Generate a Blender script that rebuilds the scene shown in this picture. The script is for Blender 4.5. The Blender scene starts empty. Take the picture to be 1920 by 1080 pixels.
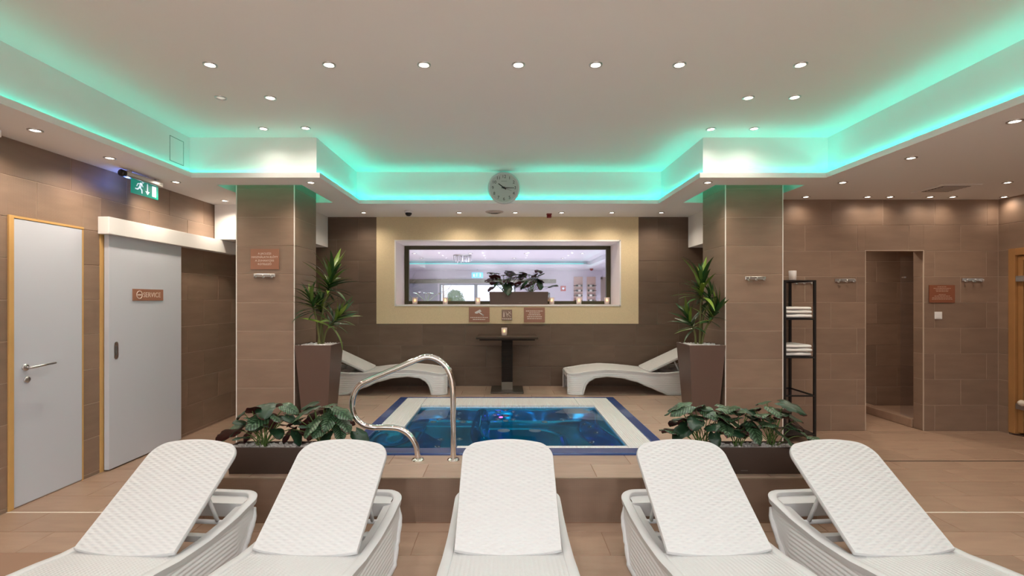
import bpy, bmesh, math, random
from mathutils import Vector, Matrix
random.seed(7)
SC = bpy.context.scene
COL = SC.collection
PI = math.pi
# ---------------------------------------------------------------- camera, world, exposure
F = 930.0; CX = 948.0; CY = 562.0; EYE = 1.53
cam_d = bpy.data.cameras.new('camera'); cam = bpy.data.objects.new('camera', cam_d); COL.objects.link(cam)
cam.location = (0, 0, EYE); cam.rotation_euler = (PI/2, 0, 0)
cam_d.sensor_fit = 'HORIZONTAL'; cam_d.sensor_width = 36.0; cam_d.lens = 36.0*F/1920
cam_d.shift_x = (960-CX)/1920; cam_d.shift_y = (CY-540)/1920; cam_d.clip_start = 0.05
SC.camera = cam
w = bpy.data.worlds.new('World'); SC.world = w; w.use_nodes = True
w.node_tree.nodes['Background'].inputs[0].default_value = (0.92, 0.96, 1.0, 1)
w.node_tree.nodes['Background'].inputs[1].default_value = 1.6
vs = SC.view_settings
vs.view_transform = 'Standard'; vs.look = 'None'; vs.gamma = 1.0; vs.exposure = 0.58; vs.use_curve_mapping = False
CEIL_W = 14.5        # downlights of the upper ceiling
SOFF_W = 26.0        # downlights of the lower ceiling
CEIL_C = (1.0, 0.975, 0.95); SOFF_C = (1.0, 0.85, 0.69)
LED = (0.0, 0.90, 0.69); LED_S = 12.5

def px(x, y, Y):                      # a pixel of the photograph at depth Y
    return Vector(((x-CX)*Y/F, Y, EYE-(y-CY)*Y/F))
def atz(x, y, z):                     # a pixel on the horizontal plane z
    Y = F*(z-EYE)/(CY-y); return Vector(((x-CX)*Y/F, Y, z))

# ---------------------------------------------------------------- materials
MATS = {}
def lin(c): return tuple((v/255/12.92 if v/255 <= .04045 else ((v/255+.055)/1.055)**2.4) for v in c)
class NT:
    def __init__(s, m): s.t = m.node_tree; s.n = s.t.nodes; s.l = s.t.links
    def new(s, k, **kw):
        nd = s.n.new(k)
        for a, b in kw.items(): setattr(nd, a, b)
        return nd
    def link(s, a, b): s.l.new(a, b)
    def math(s, op, a, b=None, c=None):
        nd = s.new('ShaderNodeMath', operation=op)
        for i, v in enumerate((a, b, c)):
            if v is None: continue
            if isinstance(v, (int, float)): nd.inputs[i].default_value = v
            else: s.link(v, nd.inputs[i])
        return nd.outputs[0]
    def mix(s, f, a, b):
        nd = s.new('ShaderNodeMix', data_type='RGBA')
        for i, v in ((0, f), (6, a), (7, b)):
            if isinstance(v, (int, float)): nd.inputs[i].default_value = v
            elif isinstance(v, tuple): nd.inputs[i].default_value = v if len(v) == 4 else (*v, 1)
            else: s.link(v, nd.inputs[i])
        return nd.outputs[2]
    def ramp(s, f, lo, hi):
        nd = s.new('ShaderNodeMapRange'); nd.interpolation_type = 'SMOOTHSTEP'
        s.link(f, nd.inputs[0]); nd.inputs[1].default_value = lo; nd.inputs[2].default_value = hi
        return nd.outputs[0]
def mat(name, color=(.8, .8, .8), rough=.5, metal=0, noise=0, nscale=8, bump=0, bscale=200, spec=.5, emit=None, es=0, trans=0, ior=1.45, coat=0, rnd=0, alpha=1):
    if name in MATS: return MATS[name]
    m = bpy.data.materials.new(name); m.use_nodes = True; MATS[name] = m
    t = NT(m); b = t.n['Principled BSDF']
    b.inputs['Base Color'].default_value = (*color, 1); b.inputs['Roughness'].default_value = rough
    b.inputs['Metallic'].default_value = metal; b.inputs['Specular IOR Level'].default_value = spec
    b.inputs['Transmission Weight'].default_value = trans; b.inputs['IOR'].default_value = ior
    b.inputs['Coat Weight'].default_value = coat; b.inputs['Alpha'].default_value = alpha
    if emit: b.inputs['Emission Color'].default_value = (*emit, 1); b.inputs['Emission Strength'].default_value = es
    if noise or bump or rnd:
        tc = t.new('ShaderNodeTexCoord'); vec = tc.outputs['Object']
        oi = t.new('ShaderNodeObjectInfo')
        add = t.new('ShaderNodeVectorMath', operation='MULTIPLY_ADD'); t.link(oi.outputs['Random'], add.inputs[0])
        add.inputs[1].default_value = (37, 53, 71); t.link(vec, add.inputs[2]); vec = add.outputs[0]
        f = None
        if noise:
            n = t.new('ShaderNodeTexNoise'); n.inputs['Scale'].default_value = nscale; n.inputs['Detail'].default_value = 4
            t.link(vec, n.inputs['Vector']); f = t.math('MULTIPLY_ADD', n.outputs['Fac'], 2*noise, 1-noise)
        if rnd:
            r = t.math('MULTIPLY_ADD', oi.outputs['Random'], 2*rnd, 1-rnd)
            f = r if f is None else t.math('MULTIPLY', f, r)
        if f is not None:
            vm = t.new('ShaderNodeVectorMath', operation='SCALE'); vm.inputs[0].default_value = color
            t.link(f, vm.inputs['Scale']); t.link(vm.outputs[0], b.inputs['Base Color'])
        if bump:
            n2 = t.new('ShaderNodeTexNoise'); n2.inputs['Scale'].default_value = bscale; n2.inputs['Detail'].default_value = 2
            t.link(vec, n2.inputs['Vector'])
            bp = t.new('ShaderNodeBump'); bp.inputs['Strength'].default_value = bump; bp.inputs['Distance'].default_value = .002
            t.link(n2.outputs['Fac'], bp.inputs['Height']); t.link(bp.outputs[0], b.inputs['Normal'])
    return m
def tile_mat(name, color, color2, rough, stretch, linen=.35, rnd=.08, bumpd=.0006):
    m = bpy.data.materials.new(name); m.use_nodes = True; MATS[name] = m
    t = NT(m); b = t.n['Principled BSDF']
    tc = t.new('ShaderNodeTexCoord'); oi = t.new('ShaderNodeObjectInfo')
    add = t.new('ShaderNodeVectorMath', operation='MULTIPLY_ADD'); t.link(oi.outputs['Random'], add.inputs[0])
    add.inputs[1].default_value = (37, 53, 71); t.link(tc.outputs['Object'], add.inputs[2])
    mp = t.new('ShaderNodeMapping'); mp.inputs['Scale'].default_value = stretch; t.link(add.outputs[0], mp.inputs[0])
    n = t.new('ShaderNodeTexNoise'); n.inputs['Scale'].default_value = 3; n.inputs['Detail'].default_value = 5; t.link(mp.outputs[0], n.inputs['Vector'])
    c = t.mix(t.ramp(n.outputs['Fac'], .3, .7), color, color2)
    wx = t.new('ShaderNodeTexWave', bands_direction='X'); wx.inputs['Scale'].default_value = 62; wx.inputs['Distortion'].default_value = 1.2; wx.inputs['Detail'].default_value = 1
    wy = t.new('ShaderNodeTexWave', bands_direction='Y'); wy.inputs['Scale'].default_value = 62; wy.inputs['Distortion'].default_value = 1.2; wy.inputs['Detail'].default_value = 1
    t.link(add.outputs[0], wx.inputs['Vector']); t.link(add.outputs[0], wy.inputs['Vector'])
    ln = t.math('ADD', wx.outputs['Fac'], wy.outputs['Fac'])
    f = t.math('MULTIPLY', t.math('MULTIPLY_ADD', ln, linen*.12, 1-linen*.12), t.math('MULTIPLY_ADD', oi.outputs['Random'], 2*rnd, 1-rnd))
    vm = t.new('ShaderNodeVectorMath', operation='SCALE'); t.link(c, vm.inputs[0]); t.link(f, vm.inputs['Scale'])
    t.link(vm.outputs[0], b.inputs['Base Color']); b.inputs['Roughness'].default_value = rough
    bp = t.new('ShaderNodeBump'); bp.inputs['Strength'].default_value = .5; bp.inputs['Distance'].default_value = bumpd
    t.link(ln, bp.inputs['Height']); t.link(bp.outputs[0], b.inputs['Normal'])
    return m
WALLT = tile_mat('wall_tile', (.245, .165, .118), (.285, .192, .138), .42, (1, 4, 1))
FLOORT = tile_mat('floor_tile', (.34, .225, .158), (.385, .258, .182), .36, (1.2, 5, 1), linen=.2)
PLATT = tile_mat('platform_tile', (.39, .275, .205), (.44, .315, .238), .36, (1.2, 6, 1), linen=.2)
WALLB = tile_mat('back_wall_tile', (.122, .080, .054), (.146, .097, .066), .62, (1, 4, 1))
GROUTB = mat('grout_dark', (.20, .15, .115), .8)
GROUT = mat('grout', (.46, .34, .26), .8)
FGROUT = mat('floor_grout', (.30, .18, .12), .8)
CEILM = mat('ceiling_paint', (.87, .855, .835), .75)
WHITE = mat('white_paint', (.80, .79, .78), .5)
DOORW = mat('door_white', (.57, .60, .67), .38)
BEAMW = mat('beam_white', (.80, .79, .78), .6)
PINE = mat('pine_wood', (.60, .36, .13), .45, noise=.15, nscale=6)
SAUNA = mat('sauna_wood', (.38, .19, .07), .42, noise=.18, nscale=5)
STEEL = mat('brushed_steel', (.62, .62, .62), .28, 1)
CHROME = mat('chrome', (.82, .80, .78), .07, 1)
DARKST = mat('dark_gap', (.02, .015, .01), .8)
RATTAN = mat('white_resin', (.64, .64, .635), .42, noise=.02, nscale=30)
RATSEAT = mat('white_resin_seat', (.64, .64, .635), .42)
RATSIDE = mat('white_resin_ribbed_lightened', (.78, .78, .775), .42)  # same resin, sides painted paler to make up for weaker light on them
BLACKM = mat('black_metal', (.012, .011, .011), .4)
TOWEL = mat('white_towel', (.82, .80, .78), .9, bump=.8, bscale=300)
PLANTER = mat('planter_resin', (.070, .046, .036), .38)
POT = mat('tall_pot_resin', (.135, .083, .066), .38)
PEBBLE = mat('pebbles', (.62, .58, .54), .7, noise=.3, nscale=40)
STEMG = mat('stem_green', (.10, .17, .04), .5)
CANE = mat('cane', (.16, .17, .06), .6)
TABLEM = mat('table_brown', (.050, .034, .023), .6, spec=.25)
TABLEC = mat('table_column', (.018, .012, .008), .6, spec=.25)
SIGNM = mat('sign_brown', (.33, .155, .10), .4)
SIGNT = mat('sign_print', (.72, .60, .52), .5)
CREAM = mat('cream_stone_plaster', (.69, .565, .36), .85, noise=.12, nscale=90, bump=.9, bscale=140)
REVEAL = mat('reveal_plaster', (.82, .76, .74), .7)
FRAMEO = mat('olive_frame', (.050, .044, .014), .4)
ROOM2 = mat('lavender_wall', (.62, .58, .66), .7)
ROOM2C = mat('lavender_ceiling', (.68, .66, .73), .7)
SHELL = mat('spa_shell', (.012, .42, .72), .16, metal=.9)
RIMB = mat('spa_rim', (.030, .065, .21), .22, coat=.4)
DECKB = mat('spa_deck', (.085, .12, .33), .22, coat=.3)
CANDLE = mat('candle_wax', (.85, .72, .60), .5, emit=(1, .45, .18), es=.10)
FLAME = mat('candle_flame', (1, .7, .3), .5, emit=(1, .46, .12), es=7)
LENS = mat('lamp_lens', (1, 1, 1), .4, emit=(1, .88, .72), es=14)
LENSOFF = mat('lamp_lens_off_glow', (.75, .73, .70), .3, emit=(1, .9, .8), es=.25)  # switched-off lens with a faint glow painted in
LEDM = mat('led_tape', (.2, .8, .6), .5, emit=LED, es=LED_S)
LEDW = mat('led_tape_dim', (.2, .8, .6), .5, emit=LED, es=LED_S*.5)
LEDG = mat('led_tape_green', (.1, .6, .45), .5, emit=(0, 1, .62), es=5.0)
BLACK = mat('black_plastic', (.01, .01, .01), .35)
REDP = mat('red_plastic', (.22, .012, .010), .4)
GREYP = mat('grey_plastic', (.35, .34, .33), .5)
def glass_mat(name, color=(1, 1, 1), refl=.08):
    m = bpy.data.materials.new(name); m.use_nodes = True; MATS[name] = m; t = NT(m)
    t.n.remove(t.n['Principled BSDF'])
    tr = t.new('ShaderNodeBsdfTransparent'); tr.inputs[0].default_value = (*color, 1)
    gl = t.new('ShaderNodeBsdfGlossy'); gl.inputs['Roughness'].default_value = .02
    mx = t.new('ShaderNodeMixShader'); mx.inputs[0].default_value = refl; t.link(tr.outputs[0], mx.inputs[1]); t.link(gl.outputs[0], mx.inputs[2])
    t.link(mx.outputs[0], t.n['Material Output'].inputs[0]); return m
GLASS = glass_mat('pane_glass', (.93, .95, 1.0))
SAUNAG = glass_mat('sauna_glass', (.30, .20, .13))
CUPG = mat('frosted_cup', (.74, .70, .70), .4, alpha=.5)
CRYSTAL = mat('crystal', (.85, .87, .92), .08, trans=.3, metal=.2)
WATER = mat('spa_water', (.80, .93, 1.0), .015, trans=1.0, ior=1.33)
# woven seat relief
def weave_bump(m, sx, sy, d):
    t = NT(m); b = t.n['Principled BSDF']
    tc = t.new('ShaderNodeTexCoord')
    mp = t.new('ShaderNodeMapping'); mp.inputs['Scale'].default_value = (sx, sy, 1); t.link(tc.outputs['Object'], mp.inputs[0])
    ck = t.new('ShaderNodeSeparateXYZ'); t.link(mp.outputs[0], ck.inputs[0])
    a = t.math('SINE', ck.outputs[0]); c = t.math('SINE', ck.outputs[1])
    h = t.math('MULTIPLY', a, t.math('MULTIPLY_ADD', c, .35, .65))
    bp = t.new('ShaderNodeBump'); bp.inputs['Strength'].default_value = .6; bp.inputs['Distance'].default_value = d
    t.link(h, bp.inputs['Height']); t.link(bp.outputs[0], b.inputs['Normal'])
weave_bump(RATSEAT, 2*PI/.022, 2*PI/.016, .002)
def grille_bump():
    m = mat('white_grille', (.70, .70, .69), .45)
    t = NT(m); b = t.n['Principled BSDF']; tc = t.new('ShaderNodeTexCoord')
    wv = t.new('ShaderNodeTexWave', bands_direction='X'); wv.inputs['Scale'].default_value = 16; t.link(tc.outputs['Object'], wv.inputs['Vector'])
    bp = t.new('ShaderNodeBump'); bp.inputs['Strength'].default_value = .8; bp.inputs['Distance'].default_value = .004
    t.link(wv.outputs['Fac'], bp.inputs['Height']); t.link(bp.outputs[0], b.inputs['Normal']); return m
GRILLE = grille_bump()
def leaf_mat():
    m = bpy.data.materials.new('begonia_leaf_top'); m.use_nodes = True; t = NT(m); b = t.n['Principled BSDF']
    tc = t.new('ShaderNodeTexCoord'); sp = t.new('ShaderNodeSeparateXYZ'); t.link(tc.outputs['Object'], sp.inputs[0])
    ax = t.math('ABSOLUTE', sp.outputs[0])
    v = t.math('SUBTRACT', sp.outputs[1], t.math('MULTIPLY', ax, .8))
    s = t.math('ABSOLUTE', t.math('SINE', t.math('MULTIPLY', v, 2*PI/.05)))
    n = t.new('ShaderNodeTexNoise'); n.inputs['Scale'].default_value = 45; t.link(tc.outputs['Object'], n.inputs['Vector'])
    f = t.ramp(t.math('ADD', s, t.math('MULTIPLY_ADD', n.outputs['Fac'], 1.7, -.95)), .25, 1.0)
    mid = t.ramp(ax, .002, .010); f = t.math('MULTIPLY', f, mid)
    c = t.mix(f, (.014, .040, .016), (.10, .185, .095))
    t.link(c, b.inputs['Base Color']); b.inputs['Roughness'].default_value = .38; return m
LEAFT = leaf_mat()
LEAFD = mat('begonia_leaf_dark', (.012, .040, .018), .4, noise=.4, nscale=30)
LEAFU = mat('begonia_leaf_under', (.060, .006, .008), .5, noise=.3, nscale=30)
def strap_mat():
    m = bpy.data.materials.new('dracaena_leaf'); m.use_nodes = True; t = NT(m); b = t.n['Principled BSDF']
    oi = t.new('ShaderNodeObjectInfo')
    c = t.mix(t.ramp(oi.outputs['Random'], .45, 1.0), (.022, .075, .018), (.20, .30, .045))
    t.link(c, b.inputs['Base Color']); b.inputs['Roughness'].default_value = .35; return m
STRAP = strap_mat()

# ---------------------------------------------------------------- mesh helpers
class MB:
    def __init__(s): s.v = []; s.f = []; s.m = []; s.sm = []
    def add(s, vs, fs, mi=0, smooth=False):
        o = len(s.v); s.v += [tuple(p) for p in vs]
        for f in fs: s.f.append([i+o for i in f]); s.m.append(mi); s.sm.append(smooth)
        return s
    def box(s, a, b, mi=0, bev=0):
        x0, y0, z0 = [min(p, q) for p, q in zip(a, b)]; x1, y1, z1 = [max(p, q) for p, q in zip(a, b)]
        if not bev:
            return s.add([(x0,y0,z0),(x1,y0,z0),(x1,y1,z0),(x0,y1,z0),(x0,y0,z1),(x1,y0,z1),(x1,y1,z1),(x0,y1,z1)],
                [(0,3,2,1),(4,5,6,7),(0,1,5,4),(1,2,6,5),(2,3,7,6),(3,0,4,7)], mi)
        bm = bmesh.new(); bmesh.ops.create_cube(bm, size=1)
        for v in bm.verts: v.co = ((x0+x1)/2+v.co.x*(x1-x0), (y0+y1)/2+v.co.y*(y1-y0), (z0+z1)/2+v.co.z*(z1-z0))
        bmesh.ops.bevel(bm, geom=bm.edges[:], offset=min(bev, .49*min(x1-x0, y1-y0, z1-z0)), segments=2, profile=.6, affect='EDGES')
        bm.verts.index_update()
        s.add([v.co[:] for v in bm.verts], [[v.index for v in f.verts] for f in bm.faces], mi); bm.free(); return s
    def tube(s, path, r, n=12, mi=0, closed=False, cap=True, flat=None):
        P = [Vector(p) for p in path]; N = len(P); rr = r if isinstance(r, (list, tuple)) else [r]*N
        T = []
        for i in range(N):
            a = P[(i-1) % N] if (closed or i) else P[0]; b = P[(i+1) % N] if (closed or i < N-1) else P[-1]
            T.append((b-a).normalized())
        up = Vector((0, 0, 1)) if abs(T[0].z) < .9 else Vector((0, 1, 0))
        nx = T[0].cross(up).normalized(); rings = []
        for i in range(N):
            nx = (nx - T[i]*nx.dot(T[i])).normalized(); ny = T[i].cross(nx)
            rings.append([P[i]+(nx*math.cos(2*PI*k/n)+ny*math.sin(2*PI*k/n))*rr[i] for k in range(n)])
        vs = [p for r_ in rings for p in r_]; fs = []
        for i in range(N if closed else N-1):
            j = (i+1) % N
            for k in range(n): fs.append((i*n+k, i*n+(k+1) % n, j*n+(k+1) % n, j*n+k))
        if cap and not closed: fs += [tuple(range(n))[::-1], tuple((N-1)*n+k for k in range(n))]
        return s.add(vs, fs, mi, True)
    def lathe(s, prof, c=(0, 0, 0), n=24, mi=0, axis='Z'):
        vs = []; fs = []
        for r, h in prof:
            for k in range(n):
                a = 2*PI*k/n; p = (r*math.cos(a), r*math.sin(a), h)
                if axis == 'Y': p = (p[0], h, p[1])
                if axis == 'X': p = (h, p[0], p[1])
                vs.append((p[0]+c[0], p[1]+c[1], p[2]+c[2]))
        for i in range(len(prof)-1):
            for k in range(n): fs.append((i*n+k, i*n+(k+1) % n, (i+1)*n+(k+1) % n, (i+1)*n+k))
        return s.add(vs, fs, mi, True)
    def disc(s, c, r, n=24, mi=0, axis='Z'):
        vs = []
        for k in range(n):
            a = 2*PI*k/n; u, v = r*math.cos(a), r*math.sin(a)
            vs.append({'Z': (c[0]+u, c[1]+v, c[2]), 'Y': (c[0]+u, c[1], c[2]+v), 'X': (c[0], c[1]+u, c[2]+v)}[axis])
        return s.add(vs, [tuple(range(n))], mi)
    def prism(s, pts, d, mi=0):       # polygon (3d points) extruded along vector d
        n = len(pts); P = [Vector(p) for p in pts]; d = Vector(d)
        return s.add(P+[p+d for p in P], [tuple(range(n))[::-1], tuple(range(n, 2*n))]+[(i, (i+1) % n, n+(i+1) % n, n+i) for i in range(n)], mi)
    def grid(s, fn, nu, nv, mi=0, smooth=True, flip=False):
        vs = [fn(i/nu, j/nv) for j in range(nv+1) for i in range(nu+1)]; fs = []
        for j in range(nv):
            for i in range(nu):
                a = j*(nu+1)+i; q = (a, a+1, a+nu+2, a+nu+1); fs.append(q[::-1] if flip else q)
        return s.add(vs, fs, mi, smooth)
    def mesh(s, name, mats, recalc=True):
        me = bpy.data.meshes.new(name); me.from_pydata(s.v, [], s.f)
        for m in (mats if isinstance(mats, (list, tuple)) else [mats]): me.materials.append(m)
        me.polygons.foreach_set('material_index', s.m); me.polygons.foreach_set('use_smooth', s.sm)
        if recalc:
            bm = bmesh.new(); bm.from_mesh(me); bmesh.ops.recalc_face_normals(bm, faces=bm.faces[:]); bm.to_mesh(me); bm.free()
        me.update(); return me
    def build(s, name, mats, parent=None, loc=(0, 0, 0), recalc=True, sharp=None):
        me = s.mesh(name, mats, recalc)
        if sharp: 
            try: me.set_sharp_from_angle(angle=math.radians(sharp))
            except Exception: pass
        return link(name, me, parent, loc)
def link(name, me, parent=None, loc=(0, 0, 0)):
    o = bpy.data.objects.new(name, me); COL.objects.link(o); o.parent = parent; o.location = loc; return o
def tag(o, label=None, cat=None, group=None, kind=None):
    if label: o['label'] = label
    if cat: o['category'] = cat
    if group: o['group'] = group
    if kind: o['kind'] = kind
    return o
def thing(name, label, cat, loc=(0, 0, 0), rz=0, group=None):
    o = bpy.data.objects.new(name, None); COL.objects.link(o); o.location = loc; o.rotation_euler = (0, 0, rz)
    o.empty_display_size = .1
    return tag(o, label, cat, group)
def copy_tree(o, parent=None):
    c = o.copy(); COL.objects.link(c); c.parent = parent
    for ch in list(o.children): copy_tree(ch, c)
    return c
def struct(name, mb, m, label=None, parent=None):
    o = mb.build(name, m, parent)
    if parent is None: tag(o, label, None, None, 'structure')
    return o
# lettering: flat print
def text(body, size, m, parent, M, name='lettering', spacing=1.0):
    cu = bpy.data.curves.new('lettering', 'FONT'); cu.body = body; cu.size = size; cu.align_x = 'CENTER'; cu.align_y = 'CENTER'
    cu.extrude = .0004; cu.space_line = spacing; cu.resolution_u = 3
    tmp = bpy.data.objects.new('lettering_source', cu); COL.objects.link(tmp)
    dg = bpy.context.evaluated_depsgraph_get()
    me = bpy.data.meshes.new_from_object(tmp.evaluated_get(dg)); bpy.data.objects.remove(tmp)
    me.materials.clear(); me.materials.append(m)
    o = link(name, me, parent); o.matrix_local = M; return o
FACE_CAM = Matrix(((1, 0, 0, 0), (0, 0, -1, 0), (0, 1, 0, 0), (0, 0, 0, 1)))     # text plane facing -Y
FACE_XP = Matrix(((0, 0, 1, 0), (1, 0, 0, 0), (0, 1, 0, 0), (0, 0, 0, 1)))       # text plane facing +X, reading along +Y
def T(*p): return Matrix.Translation(p)

# ---------------------------------------------------------------- tiles, each a piece of its own
TILE_CACHE = {}
def subtract(rects, h):
    out = []
    for (a, b, c, d) in rects:
        ha, hb, hc, hd = max(a, h[0]), min(b, h[1]), max(c, h[2]), min(d, h[3])
        if ha >= hb or hc >= hd: out.append((a, b, c, d)); continue
        if a < ha: out.append((a, ha, c, d))
        if hb < b: out.append((hb, b, c, d))
        if c < hc: out.append((ha, hb, c, hc))
        if hd < d: out.append((ha, hb, hd, d))
    return out
def tiles(parent, O, U, V, N, rect, m, pu=.6, pv=.3, u_anchor=0, v_anchor=0, odd=0, shift=.5, holes=(), gap=.005, thick=.008, bev=.0015, name='tile', skip=None, clip=True):
    O, U, V, N = map(Vector, (O, U, V, N)); u0, u1, v0, v1 = rect; cnt = 0
    r0 = math.floor((v0-v_anchor)/pv+1e-6)
    r = r0
    while v_anchor+r*pv < v1-1e-6:
        a0 = u_anchor+(shift*pu if (r+odd) % 2 else 0)
        k = math.floor((u0-a0)/pu+1e-6)
        while a0+k*pu < u1-1e-6:
            a, b = max(u0, a0+k*pu), min(u1, a0+(k+1)*pu); c, d = max(v0, v_anchor+r*pv), min(v1, v_anchor+(r+1)*pv); k += 1
            if skip and skip(a, b, c, d): continue
            rs = [(a+gap/2, b-gap/2, c+gap/2, d-gap/2)]
            for h in holes: rs = subtract(rs, h)
            rs = [q for q in rs if q[1]-q[0] > .012 and q[3]-q[2] > .012]
            if not rs: continue
            ca, cc = (a+b)/2, (c+d)/2
            key = (m.name, thick) + tuple(round(x, 3) for q in rs for x in (q[0]-ca, q[1]-ca, q[2]-cc, q[3]-cc))
            me = TILE_CACHE.get(key)
            if me is None:
                mb = MB()
                for (p, q, s_, t_) in rs:
                    p -= ca; q -= ca; s_ -= cc; t_ -= cc; e = bev
                    vs = [(p, s_, -thick), (q, s_, -thick), (q, t_, -thick), (p, t_, -thick), (p, s_, -e), (q, s_, -e), (q, t_, -e), (p, t_, -e),
                          (p+e, s_+e, 0), (q-e, s_+e, 0), (q-e, t_-e, 0), (p+e, t_-e, 0)]
                    fs = [(8, 9, 10, 11)]+[(4+i, 4+(i+1) % 4, 8+(i+1) % 4, 8+i) for i in range(4)]+[(i, (i+1) % 4, 4+(i+1) % 4, 4+i) for i in range(4)]
                    mb.add(vs, fs)
                me = mb.mesh(name, m, recalc=False); TILE_CACHE[key] = me
            o = link(name, me, parent); P = O+U*ca+V*cc
            o.matrix_local = Matrix(((U.x, V.x, N.x, P.x), (U.y, V.y, N.y, P.y), (U.z, V.z, N.z, P.z), (0, 0, 0, 1))); cnt += 1
        r += 1
    return cnt

# ================================================================ ROOM SHELL
XL, XR = -3.59, 5.75; YB = 7.02; YR = 5.79; YF = -3.6
ZS, ZC = 2.70, 3.10; ZP = .31
PX0, PX1, PY0 = -2.227, 2.317, 3.40
TUB = (-1.29, 1.32, 3.90, 6.135)
G = .003
# main floor
mb = MB()
for a, b in (((XL-.1, YF-.1), (TUB[0]-.1, 7.2)), ((TUB[1]+.1, YF-.1), (XR+.6, 7.3)), ((TUB[0]-.1, YF-.1), (TUB[1]+.1, TUB[2]-.1)), ((TUB[0]-.1, TUB[3]+.1), (TUB[1]+.1, 7.2))):
    mb.box((a[0], a[1], -.15), (b[0], b[1], -G))
floor = struct('floor', mb, FGROUT, 'beige tiled main floor of the spa room')
tiles(floor, (0, 0, 0), (1, 0, 0), (0, 1, 0), (0, 0, 1), (XL, PX0, 3.0, 6.6), FLOORT, u_anchor=.03, v_anchor=3.57, holes=[(-2.84, PX0, 5.23, 6.7), (XL, PX0, 3.562, 3.578)])
tiles(floor, (0, 0, 0), (1, 0, 0), (0, 1, 0), (0, 0, 1), (PX0, PX1, 2.37, PY0), FLOORT, u_anchor=.03, v_anchor=3.57-.6*6)
tiles(floor, (0, 0, 0), (1, 0, 0), (0, 1, 0), (0, 0, 1), (PX1, XR, 2.67, YR), FLOORT, u_anchor=.03, v_anchor=3.57-.3*9, holes=[(PX1, 2.925, 5.23, 6), (PX1, XR, 3.562, 3.578), (3.0, XR, 4.695, 4.722)])
tiles(floor, (0, 0, 0), (1, 0, 0), (0, 1, 0), (0, 0, 1), (4.2, 4.86, YR, 7.13), FLOORT, u_anchor=.03, v_anchor=3.57-.3*9)
mb = MB().box((XL, YF, -G), (XR, 2.37, -.001)); tag(mb.build('tile_field', FLOORT, floor), kind='stuff')
mb = MB().box((XL, 3.563, -G), (PX0, 3.577, .0005)).box((PX1, 3.563, -G), (XR, 3.577, .0005))
mb.build('expansion_joint', mat('joint_white', (.72, .64, .55), .6), floor)
mb = MB().box((3.0, 4.697, -G), (XR, 4.72, -.002)); mb.build('slot_drain', mat('drain_dark', (.03, .022, .018), .5), floor)
# raised platform around the tub
mb = MB()
x0, x1, y0, y1 = TUB
for a, b in (((PX0, PY0), (x0, YB)), ((x1, PY0), (PX1, YB)), ((x0, PY0), (x1, y0)), ((x0, y1), (x1, YB))):
    mb.box((a[0], a[1]+(G if a[1] == PY0 else 0), 0), (b[0], b[1], ZP-G))
mb.box((-2.84, 5.83, 0), (PX0, YB, ZP-G)).box((PX1, 5.83, 0), (2.925, YB, ZP-G))
plat = struct('floor_platform', mb, FGROUT, 'raised tiled platform around the sunken whirlpool tub')
tiles(plat, (0, 0, ZP), (1, 0, 0), (0, 1, 0), (0, 0, 1), (PX0, PX1, PY0+.012, YB), PLATT, u_anchor=.03, v_anchor=3.40-.02, holes=[TUB, (PX0-.1, PX0+.001, 5.2, 5.9)], odd=0)
tiles(plat, (0, PY0, 0), (1, 0, 0), (0, 0, 1), (0, -1, 0), (PX0, PX1, 0, ZP-.006), WALLT, u_anchor=.33, pv=.31)
mb = MB().box((PX0, PY0-.001, ZP-.008), (PX1, PY0+.012, ZP+.0005), bev=.003); mb.build('edge_trim', mat('edge_profile', (.34, .26, .19), .4), plat)
mb = MB().box((PX0, PY0-.003, -.001), (PX1, PY0+.002, .006)); mb.build('base_joint', FGROUT, plat)
# left wall
mb = MB().box((XL-.25, YF-.1, -.1), (XL-G, 8.0, ZC+.1)); wall_left = struct('wall_left', mb, GROUT, 'brown tiled side wall with two white doors')
D1 = (3.575, 4.215, 0, 2.145); D2 = (4.40, 5.30, 0, 2.12)
tiles(wall_left, (XL, 0, 0), (0, 1, 0), (0, 0, 1), (1, 0, 0), (2.9, YB, 0, ZS), WALLT, u_anchor=4.098, v_anchor=.03-.3, odd=1, holes=[D1, D2])
mb = MB().box((XL-G, YF, 0), (XL-.001, 2.9, ZS)); tag(mb.build('tile_field', WALLT, wall_left), kind='stuff')
# right wall
SD = (4.45, 5.665, 0.02, 2.11)      # sauna door opening
mb = MB().box((XR+G, YF-.1, -.1), (XR+.25, SD[0], ZC+.1)).box((XR+G, SD[1], -.1), (XR+.25, YR+.2, ZC+.1)).box((XR+G, SD[0], SD[3]), (XR+.25, SD[1], ZC+.1))
wall_right = struct('wall_right', mb, GROUT, 'brown tiled side wall with wooden sauna door')
tiles(wall_right, (XR, 0, 0), (0, -1, 0), (0, 0, 1), (-1, 0, 0), (-YR, -3.9, 0, ZS), WALLT, u_anchor=-YR+.3, v_anchor=0, holes=[(-SD[1], -SD[0], -1, SD[3])])
mb = MB().box((XR+.001, YF, 0), (XR+G, 3.9, ZS)); tag(mb.build('tile_field', WALLT, wall_right), kind='stuff')
# unseen wall behind the camera, made white to bounce frontal fill
mb = MB().box((XL-.2, YF-.2, -.1), (XR+.3, YF, ZC+.1)); struct('wall_front', mb, WHITE, 'unseen wall at the near end of the room, white for frontal fill')
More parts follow.
